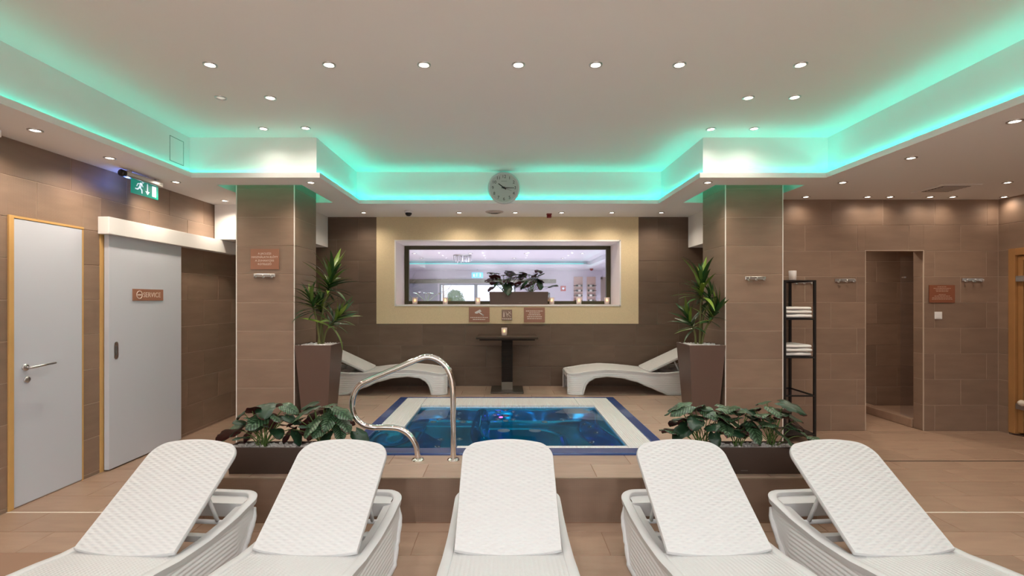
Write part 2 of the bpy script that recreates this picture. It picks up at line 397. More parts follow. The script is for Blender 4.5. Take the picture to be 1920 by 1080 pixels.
# tiled wall with shower opening
OP = (4.20, 4.88, 0, 2.105)
mb = MB().box((2.6, YR+G, 0), (OP[0], 5.94, ZC)).box((OP[1]+G, YR+G, 0), (XR+.2, 5.94-G, ZC)).box((OP[0], YR+G, OP[3]), (OP[1], 5.94, ZC))
wall_sh = struct('wall_shower', mb, GROUT, 'brown tiled wall with hooks and a shower opening')
tiles(wall_sh, (0, YR, 0), (1, 0, 0), (0, 0, 1), (0, -1, 0), (2.925, XR, 0, ZS), WALLT, pu=.605, u_anchor=3.80, odd=0, holes=[OP])
tiles(wall_sh, (OP[1], 0, 0), (0, -1, 0), (0, 0, 1), (-1, 0, 0), (-5.94, -YR, 0, OP[3]), WALLT, u_anchor=-6.1, shift=0)
mb = MB()
for x in OP[:2]: mb.box((x-.004, YR-.002, 0), (x+.004, YR+.01, OP[3]))
mb.box((OP[0], YR-.002, OP[3]-.004), (OP[1], YR+.01, OP[3]+.004)); mb.build('edge_trim', mat('edge_metal', (.55, .45, .36), .4), wall_sh)
# shower recess behind
mb = MB().box((3.4, 7.13+G, 0), (6.2, 7.3, ZC)).box((6.0, 5.94, 0), (6.2, 7.3, ZC)).box((3.4, 5.94, 0), (3.6, 7.3, ZC))
wall_sb = struct('wall_shower_back', mb, GROUT, 'dark tiled back wall seen inside the shower opening')
tiles(wall_sb, (0, 7.13, 0), (1, 0, 0), (0, 0, 1), (0, -1, 0), (3.6, 6.0, 0, ZS), WALLT, u_anchor=4.13, v_anchor=-.02)
mb = MB().box((4.86, 5.945, 0), (5.0, 7.12, .10), bev=.006).box((5.0, 5.945, 0), (6.0, 7.12, .012))
struct('kerb', mb, FLOORT, 'low tiled kerb of the shower tray inside the opening')
t = thing('shower_screen', 'clear glass screen standing on the shower kerb', 'screen', (4.93, 6.52, .10))
MB().box((-.004, -.57, 0), (.004, -.33, 1.96)).build('pane', GLASS, t)
MB().box((-.012, -.40, 1.70), (.012, -.36, 1.715)).build('clip', STEEL, t)
# back wall with window niche
NI = (-1.563, 1.623, 1.447, 2.368); PA = (-1.827, 1.880, 1.19, 2.70); YN = 7.62
mb = MB()
for a, b, c, d in ((XL, NI[0], 0, ZC), (NI[1], 3.4, 0, ZC), (NI[0], NI[1], 0, NI[2]), (NI[0], NI[1], NI[3], ZC)):
    mb.box((a, YB+G, c), (b, YN+.08, d))
wall_back = struct('wall_back', mb, [GROUTB], 'brown tiled end wall with a wide interior window')
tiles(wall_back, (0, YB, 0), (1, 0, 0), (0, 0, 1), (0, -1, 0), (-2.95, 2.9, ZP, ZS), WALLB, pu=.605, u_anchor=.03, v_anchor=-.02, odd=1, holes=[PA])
mb = MB()
for a, b, c, d in ((PA[0], NI[0], PA[2], ZS), (NI[1], PA[1], PA[2], ZS), (NI[0], NI[1], PA[2], NI[2]), (NI[0], NI[1], NI[3], ZS)):
    mb.box((a, YB-.004, c), (b, YB+G, d))
mb.build('plaster_panel', CREAM, wall_back)
mb = MB(); e = .012
for a, b, c, d in ((NI[0]-.001, NI[0]+e, NI[2], NI[3]), (NI[1]-e, NI[1]+.001, NI[2], NI[3]), (NI[0], NI[1], NI[2]-.001, NI[2]+e), (NI[0], NI[1], NI[3]-e, NI[3]+.001)):
    mb.box((a, YB-.006, c), (b, YN+.02, d))
mb.build('reveal', REVEAL, wall_back)
mb = MB()
for a, b, c, d in ((NI[0]-.008, NI[0]+e, NI[2]-.008, NI[3]+.008), (NI[1]-e, NI[1]+.008, NI[2]-.008, NI[3]+.008), (NI[0], NI[1], NI[2]-.008, NI[2]+e), (NI[0], NI[1], NI[3]-e, NI[3]+.008)):
    mb.box((a, YB-.009, c), (b, YB-.003, d))
mb.build('reveal_edge', WHITE, wall_back)
wi = MB(); fw = .066; FX = (NI[0]+e, NI[1]-e, NI[2]+e, NI[3]-e)
wi.box((FX[0], YN-.01, FX[2]), (FX[0]+fw, YN+.05, FX[3]), bev=.004).box((FX[1]-fw, YN-.01, FX[2]), (FX[1], YN+.05, FX[3]), bev=.004)
wi.box((FX[0]+fw, YN-.01, FX[2]), (FX[1]-fw, YN+.05, FX[2]+.052), bev=.004).box((FX[0]+fw, YN-.01, FX[3]-.056), (FX[1]-fw, YN+.05, FX[3]), bev=.004)
window = struct('window_1', wi, FRAMEO, 'wide interior window with an olive frame')
MB().box((FX[0]+fw-.01, YN+.018, FX[2]+.04), (FX[1]-fw+.01, YN+.024, FX[3]-.045)).build('pane', GLASS, window)
# columns with tiled faces and metal corner profiles
def column(xa, xb, label):
    ya, yb = 5.23, 5.83
    o = tag(MB().box((xa+G, ya+G, 0), (xb-G, yb-G, 2.98)).build('column', GROUT), label, 'column', None, 'structure')
    W = xb-xa
    tiles(o, (xa, ya, 0), (1, 0, 0), (0, 0, 1), (0, -1, 0), (.004, W-.004, 0, 2.95), WALLT, pu=2, shift=0)
    tiles(o, (xb, ya, 0), (0, 1, 0), (0, 0, 1), (1, 0, 0), (.004, .6, 0, 2.95), WALLT, pu=2, shift=0)
    tiles(o, (xa, yb, 0), (0, -1, 0), (0, 0, 1), (-1, 0, 0), (0, .596, 0, 2.95), WALLT, pu=2, shift=0)
    tr = MB()
    for x in (xa, xb): tr.box((x-.003 if x == xa else x-.007, ya-.002, 0), (x+.007 if x == xa else x+.003, ya+.006, 2.95))
    tr.build('corner_profile', mat('corner_metal', (.74, .70, .66), .35), o)
    return o
column(-2.84, -2.227, 'square tiled column beside the service door, sign and hook rail on it')
column(2.317, 2.925, 'square tiled column beside the black towel rack')
# ceilings
MB_ = MB().box((XL-.2, YF-.2, ZC), (XR+.4, 7.5, ZC+.12)); ceiling = struct('ceiling', MB_, CEILM, 'white upper ceiling with recessed downlights')
CXa, CXb, CYa, CXc, CXd, CYb = -3.06, 3.12, 4.80, -1.83, 1.91, 6.095
HL = (-2.95, -2.08, 5.06, 5.98); HR = (2.14, 3.05, 5.06, 5.98)
mb = MB()
for a, b, c, d in ((XL-.05, CXa, YF-.1, 7.1), (CXa, HL[0], CYa, 7.1), (HL[0], HL[1], CYa, HL[2]), (HL[0], HL[1], HL[3], 7.1), (HL[1], CXc, CYa, 7.1), (CXc, CXd, CYb, 7.1),
                   (CXd, HR[0], CYa, 7.1), (HR[0], HR[1], CYa, HR[2]), (HR[0], HR[1], HR[3], 7.1), (HR[1], CXb, CYa, 7.1), (CXb, XR+.2, YF-.1, 7.3)):
    mb.box((a, c, ZS), (b, d, ZC+.01))
for h in (HL, HR): mb.box((h[0], h[2], 2.98), (h[1], h[3], ZC))
soffit = struct('ceiling_soffit', mb, CEILM, 'dropped white ceiling border with cove edge')
lip = MB(); s = .05; zt = ZS+.048
for a, b, c, d in ((CXa, CXa+s, YF, CYa-s), (CXa, CXc+s, CYa-s, CYa), (CXc, CXc+s, CYa, CYb-s), (CXc, CXd, CYb-s, CYb), (CXd-s, CXd, CYa, CYb-s), (CXd-s, CXb, CYa-s, CYa), (CXb-s, CXb, YF, CYa-s)):
    lip.box((a, c, ZS), (b, d, ZS+.018))
ups = ((CXa+s-.006, CXa+s, YF, CYa-s), (CXa+s-.006, CXc+s, CYa-s, CYa-s+.006), (CXc+s-.006, CXc+s, CYa-s+.006, CYb-s), (CXc+s-.006, CXd-s+.006, CYb-s, CYb-s+.006), (CXd-s, CXd-s+.006, CYa-s+.006, CYb-s), (CXd-s, CXb-s+.006, CYa-s, CYa-s+.006), (CXb-s, CXb-s+.006, YF, CYa-s))
for a, b, c, d in ups: lip.box((a, c, ZS+.018), (b, d, zt))
zt = ZS+.018
lip.build('cove_lip', CEILM, soffit)
def led(a, b, z, label, m=LEDM, down=False):
    o = MB().box((a[0], a[1], z), (b[0], b[1], z+.006)).build('led_strip', m); return tag(o, label, 'light strip', 'cove light strips')
q = .02; hw = .008
led((CXa+.008, YF+.05), (CXa+.008+2*hw, CYa-.06), zt+.001, 'turquoise light strip along the cove over the white doors', LEDW)
led((CXa+.03, CYa-.03), (CXc+.02, CYa-.03+2*hw), zt+.001, 'turquoise light strip on the short cove above the signed column', LEDW)
led((CXc+.014, CYa+.01), (CXc+.014+2*hw, CYb-.05), zt+.001, 'turquoise light strip on the return cove, clock side of signed column')
led((CXc+.03, CYb-.03), (CXd-.03, CYb-.03+2*hw), zt+.001, 'turquoise light strip on the cove behind the clock')
led((CXd-.03, CYa+.01), (CXd-.03+2*hw, CYb-.05), zt+.001, 'turquoise light strip on the return cove beside the rack column')
led((CXd-.02, CYa-.03), (CXb-.03, CYa-.03+2*hw), zt+.001, 'turquoise light strip on the short cove above the rack column')
led((CXb-.03, YF+.05), (CXb-.03+2*hw, CYa-.06), zt+.001, 'turquoise light strip along the cove on the sauna side')
for h, nm in ((HL, 'signed column'), (HR, 'rack column')):
    rt = thing('led_ring', 'green light strip in the ceiling recess around the '+nm, 'light strip', ((h[0]+h[1])/2, (h[2]+h[3])/2, 2.97), group='column light strips')
    cx, cy = (h[0]+h[1])/2, (h[2]+h[3])/2
    for a, b in (((h[0]+.02, h[2]+.02), (h[1]-.02, h[2]+.04)), ((h[0]+.02, h[3]-.04), (h[1]-.02, h[3]-.02)), ((h[0]+.02, h[2]+.05), (h[0]+.04, h[3]-.05)), ((h[1]-.04, h[2]+.05), (h[1]-.02, h[3]-.05))):
        MB().box((a[0]-cx, a[1]-cy, 0), (b[0]-cx, b[1]-cy, .008)).build('led_tape', LEDG, rt)
# access hatch on the left fascia
a, b = px(318, 263, 1), px(344, 312, 1)
ya, yb = -3.06/a.x, -3.06/b.x
mb = MB(); z0, z1 = EYE+(CY-312)*yb/F, EYE+(CY-284)*yb/F+.0
z0 = 2.80; z1 = 3.03
for p, q_, r, s_ in ((ya, ya+.004, z0, z1), (yb-.004, yb, z0, z1), (ya, yb, z0, z0+.004), (ya, yb, z1-.004, z1)): mb.box((CXa-.002, p, r), (CXa+.0025, q_, s_))
hatch = MB().box((CXa-.004, ya+.006, z0+.006), (CXa+.002, yb-.006, z1-.006)).build('access_hatch', CEILM)
tag(hatch, 'small square access hatch in the white cove side', 'hatch'); mb.build('joint', mat('hatch_joint', (.25, .30, .27), .7), hatch)
# dropped white boxes behind the columns
tag(MB().box((-3.58, 6.10, 2.27), (-2.51, YB-.01, ZS), bev=.003).build('beam_box', BEAMW), 'white boxed-in beam behind the signed column', 'beam', None, 'structure')
tag(MB().box((2.58, 5.90, 2.265), (2.93, YB-.01, ZS), bev=.003).build('beam_box', BEAMW), 'white boxed-in beam behind the rack column', 'beam', None, 'structure')

# ================================================================ DOORS
d1 = MB()
d1.box((XL-.06, 3.615, .008), (XL+.004, 4.20, 2.125), bev=.003)
door1 = struct('door_1', d1, DOORW, 'plain white hinged door with pale wooden frame')
fr = MB().box((XL-.10, 3.575, 0), (XL+.012, 3.612, 2.145), bev=.003).box((XL-.10, 3.612, 2.127), (XL+.008, 4.215, 2.145), bev=.002).box((XL-.10, 4.202, 0), (XL+.004, 4.215, 2.127))
fr.build('door_frame', PINE, door1)
h = MB()
hp = Vector((XL+.004, 3.70, 1.025))
h.lathe([(0, .012), (.024, .012), (.026, .008), (.026, 0)], hp, axis='X')
h.tube([hp+Vector((.01, 0, 0)), hp+Vector((.045, 0, 0)), hp+Vector((.058, .012, .001)), hp+Vector((.058, .19, .012))], [.010, .010, .010, .008], 10)
h.build('handle', STEEL, door1)
MB().lathe([(0, .012), (.022, .012), (.024, .008), (.024, 0)], hp+Vector((0, .012, -.092)), axis='X').build('lock_rose', STEEL, door1)
d2 = MB().box((XL+.012, 4.42, .012), (XL+.055, 5.407, 2.15), bev=.003)
door2 = struct('door_2', d2, DOORW, 'white sliding service door on a wall track')
MB().box((XL-.10, 4.385, 0), (XL+.006, 4.425, 2.15)).box((XL-.10, 5.28, 0), (XL-.002, 5.30, 2.15)).box((XL-.14, 4.425, 0), (XL-.10, 5.28, 2.15)).build('door_frame', PINE, door2)
MB().box((XL+.0015, 4.364, 2.11), (XL+.10, 6.45, 2.263), bev=.004).build('track_cover', WHITE, door2)
pl = MB(); c = Vector((XL+.0555, 4.50, 1.07))
pts = [(c.x, c.y+.024*math.cos(k*PI/12), c.z+.055*(1 if k <= 12 else -1)+.024*math.sin(k*PI/12)) for k in range(25)]
pl.prism(pts, (.003, 0, 0)).build('pull_handle', STEEL, door2)
pts = [(c.x+.0031, c.y+.014*math.cos(k*PI/12), c.z+.03*(1 if k <= 12 else -1)+.014*math.sin(k*PI/12)) for k in range(25)]
MB().prism(pts, (.0006, 0, 0)).build('pull_recess', mat('recess_grey', (.10, .10, .10), .4), door2)
# SERVICE sign on the sliding door
ys0, ys1 = 3.535*F/(CX-248), 3.535*F/(CX-305)
zc = 1.53+(CY-553)*(ys0+ys1)/2/F
sg = MB().box((-.003, -(ys1-ys0)/2, -.056), (.003, (ys1-ys0)/2, .056), bev=.001)
o = sg.build('service_sign', SIGNM, None, (XL+.0585, (ys0+ys1)/2, zc)); tag(o, 'brown sign reading SERVICE on the sliding door', 'sign')
text('SERVICE', .068, SIGNT, o, T(.0036, .046, -.002) @ FACE_XP)
rg = MB()
rg.tube([(0, .036*math.cos(2*PI*k/24)-.125, .036*math.sin(2*PI*k/24)) for k in range(24)], .0035, 6, closed=True)
rg.box((-.001, -.125-.026, -.006), (.001, -.125+.026, .006)); rg.build('no_entry_mark', SIGNT, o, (.0036, 0, 0))

# sauna door in the right wall
sd = MB(); X0 = XR-.012
sd.box((X0, SD[1]-.075, 0.02), (XR+.12, SD[1], SD[3]), bev=.006).box((X0, SD[0], 0.02), (XR+.12, SD[0]+.075, SD[3]), bev=.006).box((X0, SD[0]+.075, SD[3]-.08), (XR+.12, SD[1]-.075, SD[3]), bev=.006)
door3 = struct('door_3', sd, SAUNA, 'wooden framed sauna door with dark glass')
MB().box((XR+.02, SD[1]-.13, .04), (XR+.07, SD[1]-.078, SD[3]-.085), bev=.004).box((XR+.02, SD[0]+.078, SD[3]-.14), (XR+.07, SD[1]-.13, SD[3]-.085), bev=.004).build('inner_frame', SAUNA, door3)
MB().box((XR+.035, SD[0]+.08, .04), (XR+.043, SD[1]-.13, SD[3]-.14)).build('pane', SAUNAG, door3)
for z in (1.765, .335): MB().box((XR-.02, SD[0]+.2, z-.032), (XR+.03, SD[1]-.09, z+.032), bev=.004).build('clamp_rail', STEEL, door3)
MB().lathe([(0, 0), (.03, 0), (.034, -.02), (.02, -.05), (0, -.055)], (XR-.01, 5.50, .385), 16, axis='X').build('knob', mat('pale_knob', (.75, .68, .58), .4), door3)
mb = MB().box((XR+.12, 4.2, -.1), (XR+1.6, 5.9, 2.4)); o = mb.build('sauna_cabin', mat('sauna_inside', (.10, .055, .028), .6)); o.data.flip_normals(); tag(o, 'dark wooden sauna cabin behind the glass door', 'cabin', None, 'structure')

# ================================================================ DOWNLIGHTS
ringm = MB().lathe([(.045, 0), (.044, -.006), (.036, -.008), (.034, -.003), (.033, .02)], n=20).mesh('rim', STEEL)
ringm.flip_normals()
lensm = MB().lathe([(0.0, -.005), (.02, -.004), (.033, .002)], n=16).mesh('lens', LENS)
lensoff = lensm.copy(); lensoff.materials.clear(); lensoff.materials.append(LENSOFF)
LIGHTS = {}
def downlight(p, label, watt, color, group, on=True, scale=1.0, size=150, blend=.9):
    o = thing('downlight', label, 'downlight', p, 0, group); o.scale = (scale,)*3
    link('rim', ringm, o); link('lens', lensm if on else lensoff, o)
    if on:
        key = (watt, color, size)
        if key not in LIGHTS:
            L = bpy.data.lights.new('downlight_lamp', 'SPOT'); L.energy = watt; L.color = color; L.spot_size = math.radians(size); L.spot_blend = blend; L.shadow_soft_size = .03
            LIGHTS[key] = L
        l = bpy.data.objects.new('lamp', LIGHTS[key]); COL.objects.link(l); l.parent = o; l.location = (0, 0, -.015)
    return o
ORD = ['first', 'second', 'third', 'fourth', 'fifth', 'sixth', 'seventh']
for i, x in enumerate((394, 617, 795, 972, 1117, 1274, 1501)):
    downlight(atz(x, 121, ZC), 'recessed downlight in upper ceiling, %s from the left in the seven-lamp row' % ORD[i], CEIL_W, CEIL_C, 'upper ceiling downlights', size=140)
for (x, y, lb, on) in ((414, 183, 'switched-off recessed downlight on the door side of the upper ceiling', False), (507, 183, 'lit downlight next to the switched-off one in the upper ceiling', True),
                       (1403, 183, 'inner downlight of the pair behind the seven-lamp row, rack side', True), (1490, 182, 'outer downlight of the pair behind the seven-lamp row, rack side', True),
                       (494, 241, 'outer ceiling downlight close above the cove of the signed column', True), (573, 240, 'inner ceiling downlight close above the cove of the signed column', True),
                       (1333, 242, 'inner ceiling downlight close above the cove of the rack column', True), (1414, 241, 'outer ceiling downlight close above the cove of the rack column', True)):
    downlight(atz(x, y, ZC), lb, CEIL_W*(.36 if y > 200 else .55), CEIL_C if y < 200 else (1, .9, .8), 'upper ceiling downlights', on)
for (x, y, lb) in ((66, 244, 'soffit downlight over the plain white door'), (206, 296, 'soffit downlight above the top of the service door track'), (330, 341, 'soffit downlight between the exit sign and the cove corner'),
                   (421, 376, 'soffit downlight just in front of the white beam box'), (583, 342, 'soffit downlight at the clock side of the signed column'), (1327, 342, 'soffit downlight at the clock side of the rack column'),
                   (1903, 227, 'soffit downlight nearest the viewer on the sauna side'), (1708, 296, 'single soffit downlight between the ceiling vent and the cove'), (1580, 342, 'soffit downlight at the inner cove corner, sauna side'),
                   (1889, 342, 'soffit downlight beyond the ceiling vent near the sauna')):
    right = x > 1500
    downlight(atz(x, y, ZS), lb, SOFF_W*((1.0 if y > 320 else .5) if right else .9), SOFF_C, 'soffit downlights')
for i, x in enumerate((1508, 1623, 1665, 1740, 1782, 1878)):
    downlight(atz(x, 370, ZS)-Vector((0, .03, 0)), 'soffit downlight close to the shower wall, %s from the rack column' % ORD[i], SOFF_W*.12, SOFF_C, 'shower wall downlights')
for i, x in enumerate((682, 861, 966, 1053, 1147, 1240)):
    downlight(atz(x, 398.5, ZS), 'soffit downlight above the interior window, %s from the left' % ORD[i], SOFF_W*.6, SOFF_C, 'window wall downlights')
downlight(Vector((4.55, 6.55, ZS)), 'added unseen downlight inside the shower recess behind the opening', 42.0, SOFF_C, 'soffit downlights')  # unseen lamp added to brighten the dark recess
# unseen rows added behind the viewer for frontal fill, soffit rows carried on
for r_, y in enumerate((-1.1, -2.1, -3.1)):
    for c_, x in enumerate((-2.2, -.75, .75, 2.2)): downlight(Vector((x, y, ZC)), 'added ceiling fill downlight behind the viewer, %s row back, %s from the door side' % (ORD[r_], ORD[c_]), 92.0, (.95, .97, 1.0), 'added fill downlights behind the viewer', size=172)
for r_, y in enumerate((2.0, .3, -1.6)):
    for x in (-3.33, 4.4): downlight(Vector((x, y, ZS)), '%s soffit downlight out of view beyond the loungers on the %s side' % (ORD[r_], 'door' if x < 0 else 'sauna'), SOFF_W*.6, SOFF_C, 'soffit downlights over the viewer')

# ceiling fittings
def vent_round(p, r, label, squash=1):
    o = thing('ceiling_vent', label, 'vent', p); m = mat('vent_paint', (.55, .49, .44), .6)
    MB().lathe([(r, 0), (r, -.006), (r*.8, -.012)], n=28).build('vent_rim', m, o)
    for k, f in enumerate((.72, .5, .28)): MB().lathe([(r*f, -.004), (r*f, -.014), (r*(f-.12), -.018)], n=28).build('vent_ring', m, o)
    MB().disc((0, 0, -.002), r*.8, 28).build('vent_void', DARKST, o)
vent_round(atz(927, 397, ZS), .12, 'round ceiling vent between the clock and the window')
o = thing('ceiling_vent', 'square slotted ceiling vent over the shower wall', 'vent', atz(1773, 353, ZS)); m = mat('vent_paint', (.55, .49, .44), .6)
MB().box((-.20, -.20, -.008), (.20, .20, -.001), bev=.002).build('vent_plate', CEILM, o)
for k in range(7): MB().box((-.13, -.12+k*.04-.012, -.014), (.13, -.12+k*.04+.006, -.0085)).build('slat', m, o)
MB().box((-.14, -.14, -.0092), (.14, .14, -.0082)).build('vent_void', DARKST, o)
o = thing('dome_camera', 'small dark dome camera on the soffit near the signed column', 'camera', atz(766, 396, ZS))
MB().lathe([(.055, 0), (.055, -.018), (.045, -.024)], n=24).build('base', WHITE, o); MB().lathe([(.044, -.022), (.040, -.045), (.024, -.062), (0, -.068)], n=24).build('dome', BLACK, o)
o = thing('smoke_detector', 'dark red alarm sounder on the soffit above the window', 'alarm', atz(1029.5, 401, ZS))
MB().box((-.035, -.035, -.012), (.035, .035, 0), bev=.004).build('base', REDP, o); MB().box((-.03, -.03, -.055), (.03, .03, -.012), bev=.008).build('body', REDP, o)
o = thing('ceiling_speaker', 'white box speaker at the edge of the frame above the plain door', 'speaker', (-3.45, 3.32, 2.63))
MB().box((-.03, -.05, 0), (.03, .05, .05), bev=.010).build('body', WHITE, o); MB().box((-.02, -.02, .05), (.02, .02, .07)).build('bracket', WHITE, o)
# exit sign hanging from the soffit
o = thing('exit_sign', 'green illuminated exit sign with running figure hanging from the soffit', 'exit sign', (-3.40, 4.66, 2.70))
MB().box((-.03, -.24, -.07), (.03, .23, -.018), bev=.012).build('housing', STEEL, o)
MB().box((-.012, -.20, -.018), (.012, -.16, 0)).box((-.012, .15, -.018), (.012, .19, 0)).build('bracket', STEEL, o)
MB().lathe([(.0, -.275), (.030, -.275), (.030, -.24), (.022, -.235)], (0, 0, -.045), 18, axis='Y').build('end_cap', BLACK, o)
pm = mat('exit_green', (.006, .12, .085), .3, emit=(.01, .42, .32), es=.28)
plate = MB().box((-.004, -.165, -.238), (.004, .20, -.068), bev=.002).build('plate', pm, o)
plate.scale = (1, .95, .83)
pw = mat('exit_white', (.75, .82, .85), .4, emit=(.7, .85, 1), es=.35)
def flat(pts, parent, m, name, x=.0045): return MB().prism([(x, p[0], p[1]) for p in pts], (.0008, 0, 0)).build(name, m, parent)
rn = MB()
def seg(mb, a, b, w_):
    a = Vector((0, *a)); b = Vector((0, *b)); d = (b-a).normalized(); n = Vector((0, -d.z, d.y))*w_/2
    mb.prism([Vector((.0046, 0, 0))+p for p in (a-n, b-n, b+n, a+n)], (.0008, 0, 0))
seg(rn, (-.035, -.10), (-.06, -.155), .030); seg(rn, (-.06, -.150), (-.03, -.18), .017); seg(rn, (-.032, -.172), (-.03, -.215), .015); seg(rn, (-.058, -.15), (-.09, -.18), .017); seg(rn, (-.085, -.178), (-.12, -.178), .015)
seg(rn, (-.04, -.108), (-.085, -.118), .013); seg(rn, (-.085, -.118), (-.10, -.15), .012); seg(rn, (-.04, -.108), (-.015, -.14), .013)
rn.prism([(.0046, -.018+.014*math.cos(k*PI/6), -.086+.014*math.sin(k*PI/6)) for k in range(12)], (.0008, 0, 0)); rn.build('running_figure', pw, plate)
ar = MB(); seg(ar, (.045, -.09), (.045, -.18), .014); ar.prism([(.0046, .015, -.175), (.0046, .045, -.215), (.0046, .075, -.175)], (.0008, 0, 0)); ar.build('arrow', pw, plate)
dp = MB().prism([(.0046, .11, -.215), (.0046, .165, -.215), (.0046, .165, -.095), (.0046, .11, -.095)], (.0008, 0, 0)); dp.build('door_mark', pw, plate)
L = bpy.data.lights.new('exit_sign_lamp', 'POINT'); L.energy = .5; L.color = (.12, .25, 1); L.shadow_soft_size = .02
l = bpy.data.objects.new('lamp', L); COL.objects.link(l); l.parent = o; l.location = (-.06, -.12, -.11)

# ================================================================ CLOCK
o = thing('wall_clock', 'round silver wall clock with black numerals above the window', 'clock', (0, 0, 0))
cc = px(945, 352, 6.02); o.location = cc
R_ = .196
MB().lathe([(R_-.01, .045), (R_, .03), (R_, .005), (R_-.012, -.006), (R_-.022, -.004), (R_-.026, .006)], n=56, axis='Y').build('rim', mat('clock_rim', (.62, .64, .63), .4, metal=.2), o)
MB().lathe([(0, .006), (R_-.02, .006)], n=56, axis='Y').build('face', mat('clock_face', (.50, .54, .52), .6), o)
MB().lathe([(0, .044), (R_-.01, .044)], n=40, axis='Y').build('back', GREYP, o)
MB().box((-.02, .044, .05), (.02, .085, .08)).build('hanger', GREYP, o)
for k in range(1, 13):
    a = PI/2-k*PI/6; text(str(k), .052, BLACK, o, T(.136*math.cos(a), .0052, .136*math.sin(a)) @ FACE_CAM, 'numeral')
hm = MB()
def hand(name, ang, ln, w0, w1, y, back=.03):
    d = Vector((math.sin(ang), 0, math.cos(ang))); n = Vector((d.z, 0, -d.x))
    MB().prism([-d*back-n*w0/2, d*ln-n*w1/2, d*ln+n*w1/2, -d*back+n*w0/2], (0, .0015, 0)).build(name, BLACK, o, (0, y, 0))
hand('hour_hand', math.radians(307), .085, .014, .010, .001); hand('minute_hand', math.radians(91), .125, .011, .006, -.001)
hand('second_hand', math.radians(112), .10, .003, .002, -.003)
MB().lathe([(0, -.005), (.012, -.005), (.012, .006)], n=16, axis='Y').build('hub', BLACK, o)
ln_ = MB().box((-.035, .0048, .079), (.035, .0055, .083)); ln_.build('face_mark', mat('mark_grey', (.2, .22, .21), .6), o)

# ================================================================ SIGNS, HOOKS, SWITCH
def plate_sign(name, label, c, wd, ht, m=SIGNM):
    o = MB().box((-wd/2, -.004, -ht/2), (wd/2, .004, ht/2), bev=.0015).build(name, m, None, c); tag(o, label, 'sign'); return o
def print_lines(o, rows, h, m=SIGNT, y=-.0046):     # small print: rows of (z, half width)
    rnd = random.Random(3)
    mb = MB()
    for z, hwid in rows:
        x = -hwid
        while x < hwid-.004:
            ww = min(rnd.uniform(.012, .034), hwid-x); mb.box((x, y, z-h/2), (x+ww, y+.0006, z+h/2)); x += ww+.005
    mb.build('small_print', m, o)
s1 = plate_sign('notice_sign', 'brown notice about showering on the column, above its hook rail', px(496.5, 486, 5.225), .298, .215)
for k, tx in enumerate(('A JACUZZI', 'HASZNÁLATA ELŐTT', 'A ZUHANYZÁS', 'KÖTELEZŐ')):
    text(tx, .029, SIGNT, s1, T(0, -.0046, .058-k*.037) @ FACE_CAM)
s2 = plate_sign('camera_sign', 'brown sign with a white surveillance camera pictogram below the window', px(898.5, 590, 7.01), .29, .208)
cm = MB()
def quad(mb, pts, y=-.0046): mb.prism([(p[0], y, p[1]) for p in pts], (0, .0006, 0))
quad(cm, [(-.062, .036), (.012, .074), (.034, .046), (-.03, .014), (-.058, .018)]); quad(cm, [(-.004, .024), (.008, .034), (.066, -.004), (.058, -.016)]); quad(cm, [(.046, .004), (.066, .002), (.064, -.018), (.05, -.018)])
cm.build('camera_pictogram', mat('print_white', (.75, .74, .72), .5), s2); print_lines(s2, [(-.04, .125), (-.068, .09)], .012)
s3 = plate_sign('pictogram_sign', 'small square brown sign with pale pictograms, middle of the three below the window', px(950.5, 590.5, 7.01), .145, .15, mat('sign_taupe', (.27, .17, .13), .4))
pm_ = MB(); quad(pm_, [(-.052, -.03), (-.034, -.03), (-.036, .02), (-.040, .05), (-.046, .05), (-.050, .02)])
for (a, b, c_, d) in ((-.015, .045, .006, -.03), (.055, .05, .0, .0), (.055, -.03, .0, .02), (.02, .05, .06, .01)): 
    v = Vector((c_-a, 0, d-b)).normalized(); n = Vector((v.z, 0, -v.x))*.003
    quad(pm_, [(a-n.x, b-n.z), (c_-n.x, d-n.z), (c_+n.x, d+n.z), (a+n.x, b+n.z)])
pm_.build('pictogram', SIGNT, s3); print_lines(s3, [(-.055, .066)], .012)
s4 = plate_sign('text_sign', 'brown sign with five lines of small text below the window', px(1002, 590.5, 7.01), .295, .208)
print_lines(s4, [(.055, .12), (.028, .075), (.002, .085), (-.025, .105), (-.052, .102)], .012)
s5 = plate_sign('rules_sign', 'reddish brown text sign above the light switch', px(1766, 551, 5.782), .30, .205, mat('sign_red_brown', (.24, .085, .045), .4))
print_lines(s5, [(.082, .055), (.064, .10), (.046, .075), (.030, .07), (-.008, .04), (-.026, .09), (-.045, .118), (-.062, .12)], .008, mat('print_dim', (.42, .27, .20), .5))
def hook_rail(c, wd, label):
    o = thing('hook_rail', label, 'hook rail', c, 0, 'hook rails')
    MB().box((-wd/2, -.022, -.014), (wd/2, -.010, .020), bev=.004).build('rail', STEEL, o)
    MB().box((-wd/2+.02, -.010, -.01), (-wd/2+.04, 0, .012)).box((wd/2-.04, -.010, -.01), (wd/2-.02, 0, .012)).build('bracket', STEEL, o)
    for x in (-wd*.38, 0, wd*.38):
        MB().tube([(x, -.020, -.008), (x, -.030, -.02), (x, -.048, -.022), (x, -.056, -.006), (x, -.056, .008)], .007, 8).build('hook', STEEL, o)
hook_rail(px(497, 517, 5.23), .225, 'steel hook rail on the column below the shower notice')
hook_rail(px(1415, 522, 5.23), .215, 'steel hook rail on the column beside the towel rack')
hook_rail(px(1583, 526, YR), .235, 'steel hook rail between the towel rack and the shower opening')
hook_rail(px(1821, 525, YR), .245, 'steel hook rail beside the reddish rules sign')
hook_rail(px(1505, 529, YR), .235, 'steel hook rail behind the black towel rack')
o = thing('light_switch', 'white square light switch below the rules sign', 'light switch', px(1758.5, 591.5, YR))
